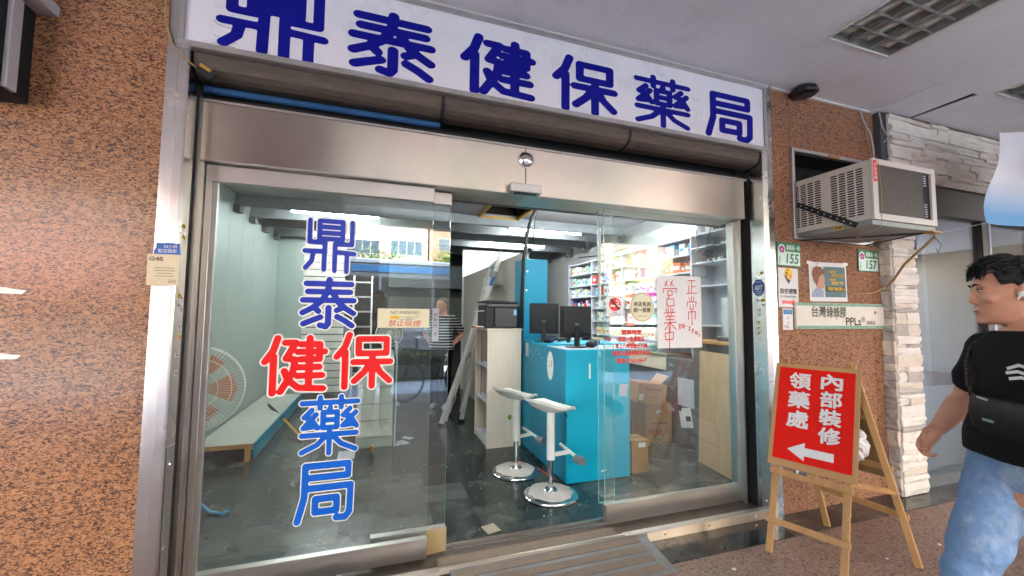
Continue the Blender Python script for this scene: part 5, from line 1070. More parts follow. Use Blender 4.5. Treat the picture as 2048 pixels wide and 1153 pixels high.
tag(MB().tube([(-1.27, 3.52, .22), (-1.219, 3.49, .15), (-1.17, 3.45, .10), (-1.12, 3.42, .055), (-1.061, 3.38, .02), (-.985, 3.345, .014), (-.94, 3.36, .02)], [.014, .014, .013, .012, .011, .010, .009], 6).build('blue_strap', mat('sky_blue_plastic', (60, 158, 204), .4)), 'curled sky blue plastic strap on the floor by the left glass', 'strap')
for k, (x, y, s_) in enumerate(((-.25, 4.35, .13), (.3, 4.6, .07), (.36, 4.75, .06), (.25, 4.55, .05))):
    a_ = R.uniform(0, 3); tag(MB().obox((x, y, .007), (s_*math.cos(a_), s_*math.sin(a_), 0), (-s_*.6*math.sin(a_), s_*.6*math.cos(a_), 0), (0, 0, .002)).build('paper_sheet', M_lgrey), 'flat paper scrap on the dark floor, ' + ('the largest, under the blue lettering', 'left of the drawer unit corner', 'behind the drawer unit corner', 'smallest by the drawer unit')[k], 'paper', 'paper scraps on the shop floor')
tag(MB().obox((.74, 2.62, .007), (.045, .012, 0), (-.012, .05, 0), (0, 0, .002)).build('loose_tile', mat('beige_tile', (160, 150, 128), .6)), 'loose square beige tile just inside the doorway', 'tile')
tag(MB().cyl((-.02, 4.33, .03), (.0, 4.3, .09), .022, n=10).build('wood_offcut', M_wood, None, True), 'short wooden offcut below the drawer unit', 'offcut')
tag(MB().tube([(1.30, 3.75, .008), (1.42, 3.5, .008), (1.46, 3.2, .008)], .006, 6).build('red_cord', M_redl), 'red cord on the floor under the bar stools', 'cord')
deb = MB()
for k in range(60):
    x, y, s_ = R.uniform(-.8, 2.5), R.uniform(2.45, 4.3), R.uniform(.0012, .0035); z_ = .03 if y < 2.5 else .004
    deb.obox((x, y, z_+s_*.5), (s_, 0, 0), (0, s_*R.uniform(.5, 1.5), 0), (0, 0, s_*.5))
tag(deb.build('dust_debris', M_cream), 'scattered plaster crumbs on the dark floor', 'debris', kind='stuff')
deb = MB()
for k in range(22):
    x, y, s_ = R.uniform(1.9, 5), R.uniform(1.0, 2.1), R.uniform(.002, .009); deb.obox((x, y, .006), (s_, s_*.3, 0), (-.3*s_, s_, 0), (0, 0, .002))
tag(deb.build('pavement_litter', M_vwhite), 'tiny white litter specks on the arcade floor', 'litter', kind='stuff')

# ---- right side: shelves with medicine, cabinets, boxes
shf = thing('medicine_shelves', 'long grey shelf wall filled with medicine packs', 'shelf', (3.45, 4.9, 0))
ups = [3.09, 3.62, 4.2, 4.98, 5.84, 6.66]; tiers = [1.10, 1.30, 1.50, 1.70, 1.89, 2.09]
for y in ups: MB().box(3.30, 3.62, y-.011, y+.011, .95, 2.30, .002).build('upright', M_lgrey, shf)
for k in range(len(ups)-1):
    for z in ([.96, 1.3, 1.72, 1.975, 2.145, 2.29] if k == 0 else tiers+[2.282]): MB().box(3.302, 3.62, ups[k]+.0115, ups[k+1]-.0115, z-.009, z+.009, .001).build('shelf_board', M_lgrey, shf)
MB().box(3.625, 3.645, 3.08, 6.67, .95, 2.30).build('back_panel', M_lgrey, shf)
MB().box(3.22, 3.62, 3.95, 6.66, .93, .949, .002).build('worktop', mat('dull_worktop', (160, 150, 136), .5), shf)
for k in range(6): MB().box(3.235, 3.60, 3.96+k*.45, 3.96+k*.45+.442, .76, .928, .003).build('drawer', M_birch if k < 2 else M_lgrey, shf)
MB().box(3.28, 3.60, 3.95, 6.66, .004, .759).build('base', M_greyd, shf)
MB().obox((3.56, 4.3, 2.42), (.01, 0, .02), (0, .75, 0), (-.02, 0, .12)).build('loose_panel', M_wallw, shf)
PAL = {'white': (222, 224, 222), 'pale grey': (190, 198, 200), 'cream': (220, 214, 180), 'navy': (40, 44, 110), 'sky blue': (70, 150, 210), 'orange': (206, 98, 60), 'red': (196, 40, 36), 'mint': (150, 206, 190), 'yellow': (214, 196, 90), 'tan': (176, 130, 90)}
PM = {k: mat('pack_'+k.replace(' ', '_'), v, .5, vary=.08, scale=25) for k, v in PAL.items()}
_pk = {}
def pack(x, y, z, w, d, h, c, lab, grp):
    key = (round(w, 2), round(d, 2), round(h, 2), c)
    if key not in _pk:
        m_ = MB(); m_.box(-d/2, d/2, -w/2, w/2, 0, h, .002); nb = len(m_.f); m_.cur = 1
        m_.obox((-d/2-.0006, 0, h*.5), (.0004, 0, 0), (0, w*.36, 0), (0, 0, h*R.uniform(.1, .22))); _pk[key] = m_.mesh('medicine_pack', [PM[c], PM[R.choice(['navy', 'sky blue', 'red', 'mint', 'pale grey', 'white', 'orange'])]])
    o = link('medicine_pack', _pk[key]); o.location = (x, y, z); o.rotation_euler = (0, 0, R.uniform(-.06, .06)); return tag(o, lab, 'medicine pack', grp)
tn = ['lowest', 'second', 'third', 'fourth', 'fifth', 'top']
scheme = {(4, 0): ['white', 'pale grey'], (3, 0): ['white', 'pale grey', 'cream']}
for b in range(len(ups)-1):
    for ti, z in enumerate(tiers):
        y = ups[b]+.02
        if b == 0: continue
        cs_ = ['white', 'pale grey', 'white', 'mint', 'cream']
        if b == 1 and ti == 5: cs_ = ['pale grey', 'sky blue']
        elif b == 1 and ti == 4: cs_ = ['sky blue', 'orange', 'orange']
        elif b == 2 and ti == 5: cs_ = ['orange', 'tan', 'orange']
        elif b == 2 and ti == 4: cs_ = ['pale grey', 'white', 'navy', 'navy']
        elif ti == 0: cs_ = ['yellow', 'cream', 'yellow', 'cream']
        elif b == 4 and ti == 2: cs_ = ['navy', 'white', 'navy', 'pale grey']
        elif b == 3 and ti == 3: cs_ = ['sky blue', 'white', 'sky blue', 'red']
        elif b == 3 and ti == 4: cs_ = ['white', 'red', 'white', 'cream']
        while y < ups[b+1]-.12:
            c = R.choice(cs_); w = R.choice((.05, .07, .09, .11)); h = R.choice((.08, .1, .12, .14)); d = R.choice((.1, .14))
            if ti == 0: w, h = .05, .10
            if R.random() < .1: y += .06; continue
            pack(3.36+R.uniform(0, .04)+d/2-.05, y+w/2, z+.0095, w, d, h, c, f'{c} medicine pack on the {tn[ti]} shelf of the {("nearest", "second", "middle", "fourth", "rear")[b]} bay', f'{c} packs, {tn[ti]} shelf, bay {b+1}')
            if h < .11 and ti > 0 and R.random() < .45: pack(3.36+R.uniform(0, .04)+d/2-.05, y+w/2, z+.0095+h, w, d, R.choice((.03, .05)), R.choice(cs_), f'small pack lying on other packs, {tn[ti]} shelf of the {("nearest", "second", "middle", "fourth", "rear")[b]} bay', f'packs stacked on {tn[ti]} shelf, bay {b+1}')
            y += w+R.uniform(.002, .012)
# router and cables on the nearest bay
t = thing('network_switch', 'black network box on the upper shelf near the door', 'network box', (3.45, 3.35, 1.985)); MB().box(3.34, 3.52, 3.2, 3.5, 1.986, 2.026, .003).build('case', M_black, t)
for k in range(3): MB().box(3.338, 3.3395, 3.25+k*.07, 3.28+k*.07, 1.995, 2.01).build('port', M_lgrey, t)
for k, pts in enumerate(([(3.32, 3.55, 2.4), (3.26, 3.5, 2.2), (3.25, 3.4, 2.05), (3.3, 3.3, 1.96)], [(3.32, 3.3, 2.45), (3.24, 3.35, 2.1), (3.22, 3.5, 1.95), (3.26, 3.55, 1.8), (3.3, 3.4, 1.82)], [(3.3, 3.2, 2.15), (3.24, 3.4, 2.12), (3.22, 3.62, 2.05), (3.25, 3.6, 1.95)])):
    wire('shelf_cable', 'black cable dangling over the nearest shelf bay, ' + ('hanging straightest', 'reaching lowest', 'looping sideways')[k], pts, .005, M_black)
t = thing('purple_box', 'purple carton on a bracket above the nearest shelf bay', 'carton', (3.2, 3.0, 2.36)); MB().box(2.95, 3.45, 3.0, 3.2, 2.40, 2.50, .004).build('carton', mat('purple_card', (74, 62, 140), .5), t)
MB().box(2.9, 3.62, 2.98, 3.22, 2.38, 2.396).build('bracket_board', M_wallw, t)
t = thing('white_canister', 'white round canister on the shelf top near the door', 'canister', (3.36, 3.55, 2.30)); MB().lathe((3.36, 3.55, 2.292), [(0, 0), (.06, 0), (.06, .1), (.045, .12), (0, .12)], 20).build('body', M_white, t, True); MB().lathe((3.36, 3.55, 2.412), [(.03, 0), (.03, .02), (0, .022)], 16).build('lid', M_lgrey, t, True)
tag(MB().obox((3.12, 2.86, 1.50), (.012, 0, 0), (0, .05, 0), (0, .01, .15), .01).build('green_bag', mat('lime_green', (90, 200, 30), .5)), 'bright green bag hanging at the right inside the glass', 'bag')
nb = thing('display_cabinet', 'white display cabinet low in the right corner behind the paper notice', 'cabinet', (3.25, 3.2, 1.2)); MB().box(3.15, 3.5, 2.7, 3.06, 1.2, 1.58, .003).build('box', M_lgrey, nb); MB().box(3.05, 3.6, 2.65, 3.4, 1.13, 1.16, .003).build('wood_counter', mat('oak_edge', (186, 138, 84), .5), nb); MB().box(3.1, 3.6, 2.66, 3.39, .0, 1.129).build('base', M_greyd, nb)
t = thing('tape_dispenser', 'black desk gadget on the wooden counter edge at right', 'gadget', (3.2, 2.9, 1.16)); MB().obox((3.16, 2.95, 1.185), (.05, 0, 0), (0, .16, 0), (0, .01, .022), .012).build('body', M_black, t); MB().box(3.12, 3.2, 2.75, 2.8, 1.161, 1.20, .004).build('end', M_black, t)
dc = thing('grey_cabinet', 'dark grey drawer cabinet with papers clipped to its face', 'cabinet', (3.3, 3.65, 0))
MB().box(3.215, 3.6, 3.42, 3.94, .004, .92, .002).build('carcass', M_greyd, dc)
for z0, z1 in ((.05, .42), (.43, .66), (.67, .915)): MB().box(3.2, 3.2145, 3.425, 3.935, z0, z1, .003).build('drawer_front', M_greyd, dc)
for z in (.34, .58, .83): MB().bar((3.19, 3.80, z), (3.19, 3.86, z+.02), .012, .02).build('handle', M_alu, dc)
MB().obox((3.197, 3.60, .57), (.001, 0, 0), (0, .14, 0), (0, 0, .15)).build('paper_panel', M_lgrey, dc); o = MB().obox((3.194, 3.62, .30), (.001, 0, 0), (0, .09, -.02), (0, .02, .10)).build('clipped_paper', M_paper, dc); MB().obox((3.191, 3.58, .30), (.001, 0, 0), (0, .035, -.008), (0, .005, .025)).build('print', M_ink, o); MB().obox((3.19, 3.70, .39), (.003, 0, 0), (0, .02, 0), (0, 0, .03)).build('clip', M_black, dc)
tag(MB().obox((2.955, 2.955, .535), (.006, 0, 0), (.035, .245, 0), (.02, 0, .527)).build('plywood_sheet', M_ply), 'beige plywood sheet standing inside the right glass', 'board')
M_cardp = mat('box_print', (168, 62, 48), .7)
def carton(label, c, half, rz, h, deco, tilt=0):
    t = thing('cardboard_box', label, 'box', c, rz, 'cardboard boxes inside the right glass'); t.matrix_basis = Matrix.Translation(c) @ Matrix.Rotation(rz, 4, 'Z') @ Matrix.Rotation(tilt, 4, 'Y')
    MB().box(-half[0], half[0], -half[1], half[1], 0, h, .003).build('body', M_card, t, local=True); MB().box(-half[0]*.98, half[0]*.98, -.03, .03, h+.0003, h+.0012).build('tape', M_cards, t, local=True); deco(t, half, h); return t
def d1(t, hf, h):
    y = -hf[1]-.001; m_ = MB(); lettering(m_, '易碎物品', (0, y, h*.72), XA, ZA, w=hf[0]*1.1, h=.03, bold=.0008); lettering(m_, '小心輕放', (0, y, h*.34), XA, ZA, w=hf[0]*.9, h=.03); m_.build('print', M_cardp, t, local=True)
    m_ = MB(); handwrite(m_, [[(.05, .05), (.05, .95), (.95, .95), (.95, .05), (.05, .05)], [(.3, .2), (.3, .8), (.7, .8), (.7, .2), (.3, .2)], [(.5, .2), (.5, .8)]], (-hf[0]*.78, y, h*.3), XA, ZA, .05, .06, .005); m_.build('mark', M_vwhite, t, local=True)
    MB().obox((hf[0]*.85, 0, h+.05), (.04, 0, .05), (0, hf[1]*.9, 0), (-.002, 0, .002)).build('flap', M_card, t, local=True)
def d2(t, hf, h):
    y = -hf[1]-.001; m_ = MB(); lettering(m_, '○○○○○○○', (0, y, h*.50), XA, ZA, w=hf[0]*1.3, h=.018, bold=.001); m_.build('print', M_ink, t, local=True)
    m_ = MB(); lettering(m_, '穎', (0, y, h*.26), XA, ZA, h=.07, bold=.001); lettering(m_, '昇', (-hf[0]*.6, y, h*.28), XA, ZA, h=.06, bold=.001); lettering(m_, '人', (hf[0]*.6, y, h*.3), XA, ZA, h=.07, bold=.001); m_.build('red_print', M_cardp, t, local=True)
    m_ = MB(); m_.tube([(.06*math.cos(a_), y, h*.27+.085*math.sin(a_)) for a_ in [math.pi*1.1+k*.26 for k in range(11)]], .005, 5); m_.build('wreath', M_green, t, local=True); MB().obox((0, y, h*.8), (.03, 0, .006), (0, .0005, 0), (0, 0, .014)).build('sticker', M_vwhite, t, local=True)
def d3(t, hf, h):
    y = -hf[1]-.001; m_ = MB(); handwrite(m_, [[(.1, .1), (.1, .6), (.9, .6), (.9, .1), (.1, .1)], [(.1, .35), (.9, .35)], [(.3, .1), (.3, .6)], [(.55, .35), (.55, .6)], [(.75, .1), (.75, .35)]], (0, y, h*.4), XA, ZA, hf[0]*1.6, h*.6, .003); m_.build('print', M_cards, t, local=True); MB().obox((.02, y, h*.85), (.035, 0, 0), (0, .0005, 0), (0, 0, .02)).build('sticker', M_vwhite, t, local=True)
carton('small cardboard box standing at the counter foot', (2.26, 3.22, .004), (.085, .09), -.05, .285, d3)
carton('plain cardboard box with green wreath print on the floor', (3.0, 3.93, .004), (.16, .13), -.1, .42, d2)
carton('tilted open cardboard box on top of the wreath box', (2.90, 3.92, .43), (.17, .13), -.12, .22, d1, .12)
carton('dark cardboard box behind the wreath box', (2.72, 4.3, .004), (.16, .14), .05, .40, lambda *a: None)
for k, (x, y, s_, c) in enumerate(((3.3, 5.3, .05, 'red'), (3.3, 5.1, .06, 'white'), (3.32, 4.8, .05, 'orange'), (3.3, 4.55, .06, 'pale grey'), (3.32, 4.35, .05, 'mint'), (3.3, 5.6, .06, 'cream'))):
    pack(x, y, .9495, s_*1.8, .12, .1, c, f'{c} pack standing on the worktop below the shelves', 'packs on the worktop')
#--PART5--
# ================================================================ PEOPLE
def remesh(mb, name, mt, voxel, smooth=4, parent=None):
    me = bpy.data.meshes.new('raw'); me.from_pydata(mb.v, [], mb.f)
    bm = bmesh.new(); bm.from_mesh(me); bmesh.ops.recalc_face_normals(bm, faces=bm.faces); bm.to_mesh(me); bm.free()
    o = bpy.data.objects.new('raw', me); col.objects.link(o)
    r_ = o.modifiers.new('r', 'REMESH'); r_.mode = 'VOXEL'; r_.voxel_size = voxel; r_.use_smooth_shade = True
    s_ = o.modifiers.new('s', 'SMOOTH'); s_.iterations = smooth; s_.factor = .5
    dg = bpy.context.evaluated_depsgraph_get(); new = bpy.data.meshes.new_from_object(o.evaluated_get(dg), depsgraph=dg)
    bpy.data.objects.remove(o); bpy.data.meshes.remove(me)
    new.name = name; new.materials.clear(); new.materials.append(mt); new.polygons.foreach_set('use_smooth', [True]*len(new.polygons))
    return link(name, new, parent)
from mathutils import noise as mnoise
def folds(o, amp, sx_, sz_, zlo=-9, zhi=9):
    """push a cloth surface in and out along its normals: slanting creases"""
    me = o.data; nn = [v.normal.copy() for v in me.vertices]
    for v, n in zip(me.vertices, nn):
        p = v.co; q = V((p.x*sx_+p.z*3, p.y*sx_-p.z*2, p.z*sz_)); w = 1-abs(mnoise.noise(q))*2.2
        v.co = p+n*(amp*w+amp*.6*mnoise.noise(q*2.3))
    me.update()
def ering(c, s_, f, a_, bf, bb, n=20, e=2.3):
    """superellipse ring: half width a_, front bf, back bb"""
    P = []
    for k in range(n):
        t = 2*math.pi*k/n; ct, st = math.cos(t), math.sin(t)
        x = a_*math.copysign(abs(ct)**(2/e), ct); y = (bf if st > 0 else bb)*math.copysign(abs(st)**(2/e), st); P.append(V(c)+V(s_)*x+V(f)*y)
    return P
def person(label, base, facing, hd, H, J, shirt, trousers, hairm, skin, voxel=.007, hair_full=True, group=None):
    """J: joints in the body frame (right, forward, up), metres, for a 1.62 m figure"""
    t = thing('person', label, 'person', base); k = H/1.62
    f = V((facing[0], facing[1], 0)).normalized(); r = V((f.y, -f.x, 0)); B = V(base)
    L = lambda p: B+(r*p[0]+f*p[1]+ZA*p[2])*k
    tw = J.get('twist', 0); fs_ = (f*math.cos(tw)+r*math.sin(tw)); rs_ = V((fs_.y, -fs_.x, 0))
    b = MB()
    def torso(mb, g, top=1.36, bottom=.80, neck=True):
        rows = [(.78, .145, .10, .10, 0), (.86, .16, .105, .115, 0), (.93, .152, .10, .10, 0), (1.0, .142, .098, .088, .3), (1.08, .148, .104, .09, .6), (1.18, .165, .112, .10, 1), (1.26, .172, .108, .105, 1), (1.305, .165, .095, .095, 1), (1.34, .135, .078, .082, 1), (1.37, .092, .064, .068, 1), (1.392, .066, .056, .06, 1)]
        R_ = []
        for z, a_, bf, bb, w in rows:
            if z < bottom or z > top: continue
            ff = f.lerp(fs_, w).normalized(); rr = V((ff.y, -ff.x, 0)); gg = g+(.024 if g and z < 1.05 else 0); R_.append(ering(L((0, J.get('lean', 0)*(z-.8), z)), rr, ff, (a_+gg)*k, (bf+gg)*k, (bb+gg)*k))
        mb.rings(R_)
    torso(b, 0, 1.40, .78)
    hc = L(J['head']); hf = V((hd[0], hd[1], hd[2] if len(hd) > 2 else 0)).normalized(); hr = hf.cross(ZA).normalized(); hu = hr.cross(hf)
    hp = lambda x, y, z: hc+(hr*x+hf*y+hu*z)*k
    prof = [(-.113, .062, .01, .024), (-.104, .082, .01, .038), (-.085, .088, .02, .050), (-.06, .087, .045, .059), (-.03, .086, .07, .065), (0, .085, .088, .070), (.03, .088, .097, .073), (.06, .083, .098, .072), (.085, .068, .086, .062), (.105, .042, .06, .044), (.116, .015, .03, .018)]
    b.rings([ering(hp(0, 0, z), hr, hf, w*k, bf*k, bb*k, 22, 2.15) for z, bf, bb, w in prof])
    # face features
    b.rings([ering(hp(0, y, z), hr, hf, w*k, d*k, .02*k, 10, 2) for z, y, w, d in ((.03, .08, .008, .006), (.005, .088, .009, .010), (-.018, .095, .013, .013), (-.03, .092, .016, .012), (-.038, .084, .010, .008))])
    for s_ in (-1, 1):
        b.ell(hp(s_*.032, .078, .03), (.024*k, .013*k, .008*k), 8, (hr, hf, hu)); b.ell(hp(s_*.04, .06, -.015), (.022*k, .022*k, .02*k), 8, (hr, hf, hu))
        b.rings([ering(hp(s_*.073, -.012, z), hf, hr, w*k, .010*k, .010*k, 10, 2) for z, w in ((-.03, .006), (-.018, .012), (.0, .017), (.015, .018), (.026, .012), (.03, .006))])
    b.ell(hp(0, .085, -.058), (.024*k, .010*k, .006*k), 8, (hr, hf, hu)); b.ell(hp(0, .084, -.069), (.02*k, .010*k, .007*k), 8, (hr, hf, hu)); b.ell(hp(0, .078, -.098), (.024*k, .014*k, .014*k), 8, (hr, hf, hu))
    b.limb([L((0, -.02, 1.36)), hp(0, -.025, -.06)], [.062*k, .056*k], 14)
    arm_out = []
    for s_, nm in ((1, 'R'), (-1, 'L')):
        sh_, el_, wr_ = L(J['sh'+nm]), L(J['el'+nm]), L(J['wr'+nm])
        b.limb([sh_, sh_.lerp(el_, .45), el_, el_.lerp(wr_, .3), wr_], [.054*k, .05*k, .042*k, .045*k, .029*k], 12)
        # hand: palm plus five curled fingers
        d_ = (wr_-el_).normalized(); side = V(J.get('palm'+nm, f*1.0)); side = (side-d_*side.dot(d_)).normalized(); nrm = d_.cross(side)*s_
        c = wr_+d_*.045*k
        b.limb([wr_, wr_+d_*.03*k+side*.006*k, wr_+d_*.075*k], [.024*k, .030*k, .026*k], 10); b.ell(wr_+d_*.055*k, (.040*k, .016*k, .042*k), 10, (side, nrm, d_))
        for q, (off, ln) in enumerate(((.030, .9), (.011, 1.0), (-.009, .95), (-.028, .78))):
            k0 = wr_+d_*(.088-.004*abs(q-1))*k+side*off*k; p1 = k0+(d_*.034-nrm*.012)*ln*k; p2 = p1+(d_*.010-nrm*.026)*ln*k; p3 = p2+(-d_*.014-nrm*.012)*ln*k
            b.limb([k0, p1, p2, p3], [.0088*k, .0084*k, .0078*k, .0068*k], 8)
        k0 = wr_+d_*.03*k+side*.03*k; b.limb([k0, k0+(side*.022+d_*.022-nrm*.012)*k, k0+(side*.018+d_*.052-nrm*.026)*k], [.012*k, .0098*k, .0078*k], 8)
        arm_out.append((sh_, el_))
    for nm in ('R', 'L'):
        hp_, kn, an = L(J['hip'+nm]), L(J['kn'+nm]), L(J['an'+nm])
        b.limb([hp_, hp_.lerp(kn, .5), kn, kn.lerp(an, .35), an], [.078*k, .068*k, .05*k, .052*k, .034*k], 12)
    body = remesh(b, 'body', skin, voxel, 3, t)
    # eyes, brows
    for s_ in (-1, 1):
        e_ = MB().ell(hp(s_*.031, .0795, .012), (.0125*k, .006*k, .0055*k), 10, (hr, hf, hu)).build('eye', mat('eye_white', (190, 178, 168), .3), t, True)
        MB().ell(hp(s_*.031, .0842, .0115), (.0055*k, .0025*k, .005*k), 8, (hr, hf, hu)).build('iris', M_black, e_, True)
        MB().tube([hp(s_*.014, .093, .03), hp(s_*.03, .092, .036), hp(s_*.05, .078, .031)], [.003*k, .0036*k, .002*k], 6).build('eyebrow', hairm, t, True)
        MB().tube([hp(s_*.017, .0855, .0165), hp(s_*.03, .0875, .0195), hp(s_*.046, .078, .0145)], .0016*k, 5).build('eyelid_line', mat('lid_brown', (70, 46, 38), .6), t, True)
    MB().tube([hp(-.022, .0885, -.0635), hp(0, .0965, -.0625), hp(.022, .0885, -.0635)], .0018*k, 5).build('mouth_line', mat('lip_brown', (132, 74, 66), .6), t, True)
    # hair: cap plus many tufts
    h_ = MB(); rr_ = random.Random(5)
    h_.rings([ering(hp(0, -.012 if z > .03 else -.035, z), hr, hf, w*k, bf*k, bb*k, 20, 2.1) for z, bf, bb, w in ((-.05, -.015, .062, .058), (-.02, .0, .078, .071), (.02, .02, .09, .0775), (.05, .04, .098, .0785), (.075, .06, .097, .0765), (.09, .08, .093, .07), (.105, .068, .08, .06), (.125, .04, .055, .036), (.130, .015, .025, .015))])
    if hair_full:
        for q in range(260):
            a_ = rr_.uniform(0, 2*math.pi); el_ = rr_.uniform(.2, 1.5); x, y, z = .068*math.cos(el_)*math.cos(a_), .083*math.cos(el_)*math.sin(a_)-.008, .035+.088*math.sin(el_)
            if z < .085 and y > .03: continue
            dx, dy, dz = x*.2+rr_.uniform(-.008, .008), .026+rr_.uniform(-.01, .012), .004
            if y < 0: dy = -.012; dz = -.026
            h_.limb([hp(x, y, z), hp(x*1.06+dx*.5, y+dy*.5, z+.008), hp(x*1.05+dx, y*1.02+dy, z+dz)], [.009*k, .008*k, .002*k], 6)
        for q in range(30):
            x = -.056+.0038*q; dz = rr_.uniform(-.006, .006)
            yy = -.012*(x/.056)**2; h_.limb([hp(x*.95, .045+yy, .112), hp(x*1.03+.004, .076+yy, .1), hp(x*1.06+.01, .089+yy*2, .068+dz)], [.009*k, .008*k, .003*k], 6)
        for s_ in (-1, 1):
            for q in range(14): y0 = .045-.008*q; h_.limb([hp(s_*.066, y0, .07), hp(s_*.0745, y0-.004, .045), hp(s_*.074, y0-.006, .012 if y0 < .012 else .03)], [.008*k, .007*k, .003*k], 6)
    remesh(h_, 'hair', hairm, .004*k if hair_full else .008, 2, t)
    if hair_full:
        g_ = MB(); rr_ = random.Random(9)
        for q in range(1500):
            a_ = rr_.uniform(0, 2*math.pi); el_ = rr_.uniform(.25, 1.5); x, y, z = .076*math.cos(el_)*math.cos(a_), .093*math.cos(el_)*math.sin(a_)-.012, .036+.098*math.sin(el_)
            if z < .085 and y > .035: continue
            fwd_ = y > -.02; dx = x*.12+rr_.uniform(-.012, .012); dy = rr_.uniform(.018, .042) if fwd_ else rr_.uniform(-.02, -.004); dz = rr_.uniform(-.012, .014) if fwd_ else rr_.uniform(-.04, -.016)
            g_.tube([hp(x, y, z), hp(x+dx*.5, y+dy*.5, z+dz*.35+.006), hp(x*1.03+dx, y+dy, z+dz)], [.0014*k, .0013*k, .0004*k], 3)
        for q in range(260):
            x = rr_.uniform(-.06, .06); yy = -.012*(x/.056)**2; g_.tube([hp(x*.95, .05+yy, .122), hp(x*1.02, .088+yy, .106), hp(x*1.04+rr_.uniform(-.004, .016), .098+yy*2, .062+rr_.uniform(-.012, .016))], [.0014*k, .0013*k, .0004*k], 3)
        g_.build('hair_strands', hairm, t, True, fix=False)['kind'] = 'stuff'
    # shirt and trousers
    rs0 = J.get('rise', 0); s2 = MB(); torso(s2, .016, 1.385, .85+rs0)
    for sh_, el_ in arm_out: s2.limb([sh_+ZA*.004, sh_.lerp(el_, .4), sh_.lerp(el_, J.get('sleeve', .68))], [.060*k, .064*k, .067*k], 14)
    so_ = remesh(s2, 'shirt', shirt, max(voxel, .008), 5, t)
    p2 = MB(); R_ = [ering(L((0, 0, z+rs0)), r, f, a_*k, bf*k, bb*k) for z, a_, bf, bb in ((.74, .15, .09, .10), (.80, .168, .112, .122), (.88, .165, .112, .122), (.93, .155, .105, .105))]; p2.rings(R_)
    for nm in ('R', 'L'):
        hp_, kn, an = L(J['hip'+nm]), L(J['kn'+nm]), L(J['an'+nm]); p2.limb([hp_, hp_.lerp(kn, .5), kn, kn.lerp(an, .4), an], [.090*k, .079*k, .066*k, .068*k, .062*k], 16)
    to_ = remesh(p2, 'trousers', trousers, max(voxel, .008), 4, t)
    if hair_full: folds(so_, .006, 5, 8); folds(to_, .008, 7, 13)
    for nm in ('R', 'L'):
        an = L(J['an'+nm]); MB().limb([an+V((0, 0, -.035))-f*.04*k, an+V((0, 0, -.045))+f*.06*k, an+V((0, 0, -.05))+f*.15*k], [.042*k, .042*k, .034*k], 12).build('shoe', M_lgrey, t, True)
    T = lambda p: L((0, 0, p[2]))+(rs_*p[0]+fs_*p[1])*k
    return t, L, hp, fs_, rs_, T
J1 = dict(head=(.03, .025, 1.512), shR=(.152, -.06, 1.298), elR=(.242, -.085, 1.10), wrR=(.275, .02, .968), shL=(-.152, .06, 1.298), elL=(-.235, .09, 1.09), wrL=(-.2, .2, .97),
          hipR=(.085, 0, .90), knR=(.088, .20, .52), anR=(.08, .20, .10), hipL=(-.085, 0, .90), knL=(-.11, -.30, .52), anL=(-.11, -.62, .30), twist=.42, rise=.075, palmR=(-.7, .2, 0), sleeve=.62)
wmn, L, hp, bf_, br_, T = person('man in black t-shirt and light jeans walking past with a shoulder bag', (2.16, .772, 0), (-1, .16), (-.60, .80, -.05), 1.60, J1, M_tee, M_denim, M_hair, M_skin, .0055)
MB().ell(hp(-.082, -.004, -.008), (.007, .012, .010), 8).build('earbud', M_vwhite, wmn, True); MB().limb([hp(-.084, .002, -.012), hp(-.083, .008, -.024)], [.0035, .003], 8).build('earbud_stem', M_vwhite, wmn, True)
# crossbody bag
bg_ = thing('shoulder_bag', 'black leather bag worn across the walking man', 'bag', L((-.02, .15, 1.0)))
c_ = T((-.085, .135, 1.085)); rf, rx = bf_, br_
m_ = MB(); m_.rings([ering(c_+ZA*z, rx, rf, a_, d_, .02, 22, 3) for z, a_, d_ in ((-.07, .11, .014), (-.055, .14, .024), (0, .15, .028), (.035, .145, .024), (.05, .14, .016), (.056, .135, .008))]); m_.build('pouch', M_leather, bg_, True)
MB().bar(c_+rx*.10+ZA*.05+rf*.014, c_+rx*.05+ZA*.048+rf*.02, .008, .006, rf, .002).build('zip_pull', M_alu, bg_); MB().obox(c_+rf*.029+ZA*-.02+rx*.04, rx*.022, ZA*.004, rf*.001).build('metal_label', M_alu, bg_)
sp_ = [c_+rx*.14+ZA*.055, T((.07, .14, 1.17)), T((.085, .132, 1.24)), T((.1, .108, 1.30)), T((.105, .06, 1.345)), T((.1, .0, 1.365)), T((.09, -.07, 1.33))]
m_ = MB()
for a_, b_ in zip(sp_[:-1], sp_[1:]):
    n = max(2, int((b_-a_).length/.014))
    for q in range(n): m_.ell(a_.lerp(b_, q/n), (.008, .006, .009), 6)
m_.build('chain_strap', mat('dark_plum_chain', (52, 36, 40), .35, .5), bg_, True)
m_ = MB(); handwrite(m_, [[(.0, .45), (.2, .75), (.55, .85), (.95, .6)], [(.1, .35), (.6, .5), (1, .35)], [(0, .1), (.5, .2), (.9, .05)]], T((-.135, .135, 1.245)), br_, ZA, .10, .06, .010)
m_.build('chest_print', M_paper, wmn, fix=False)
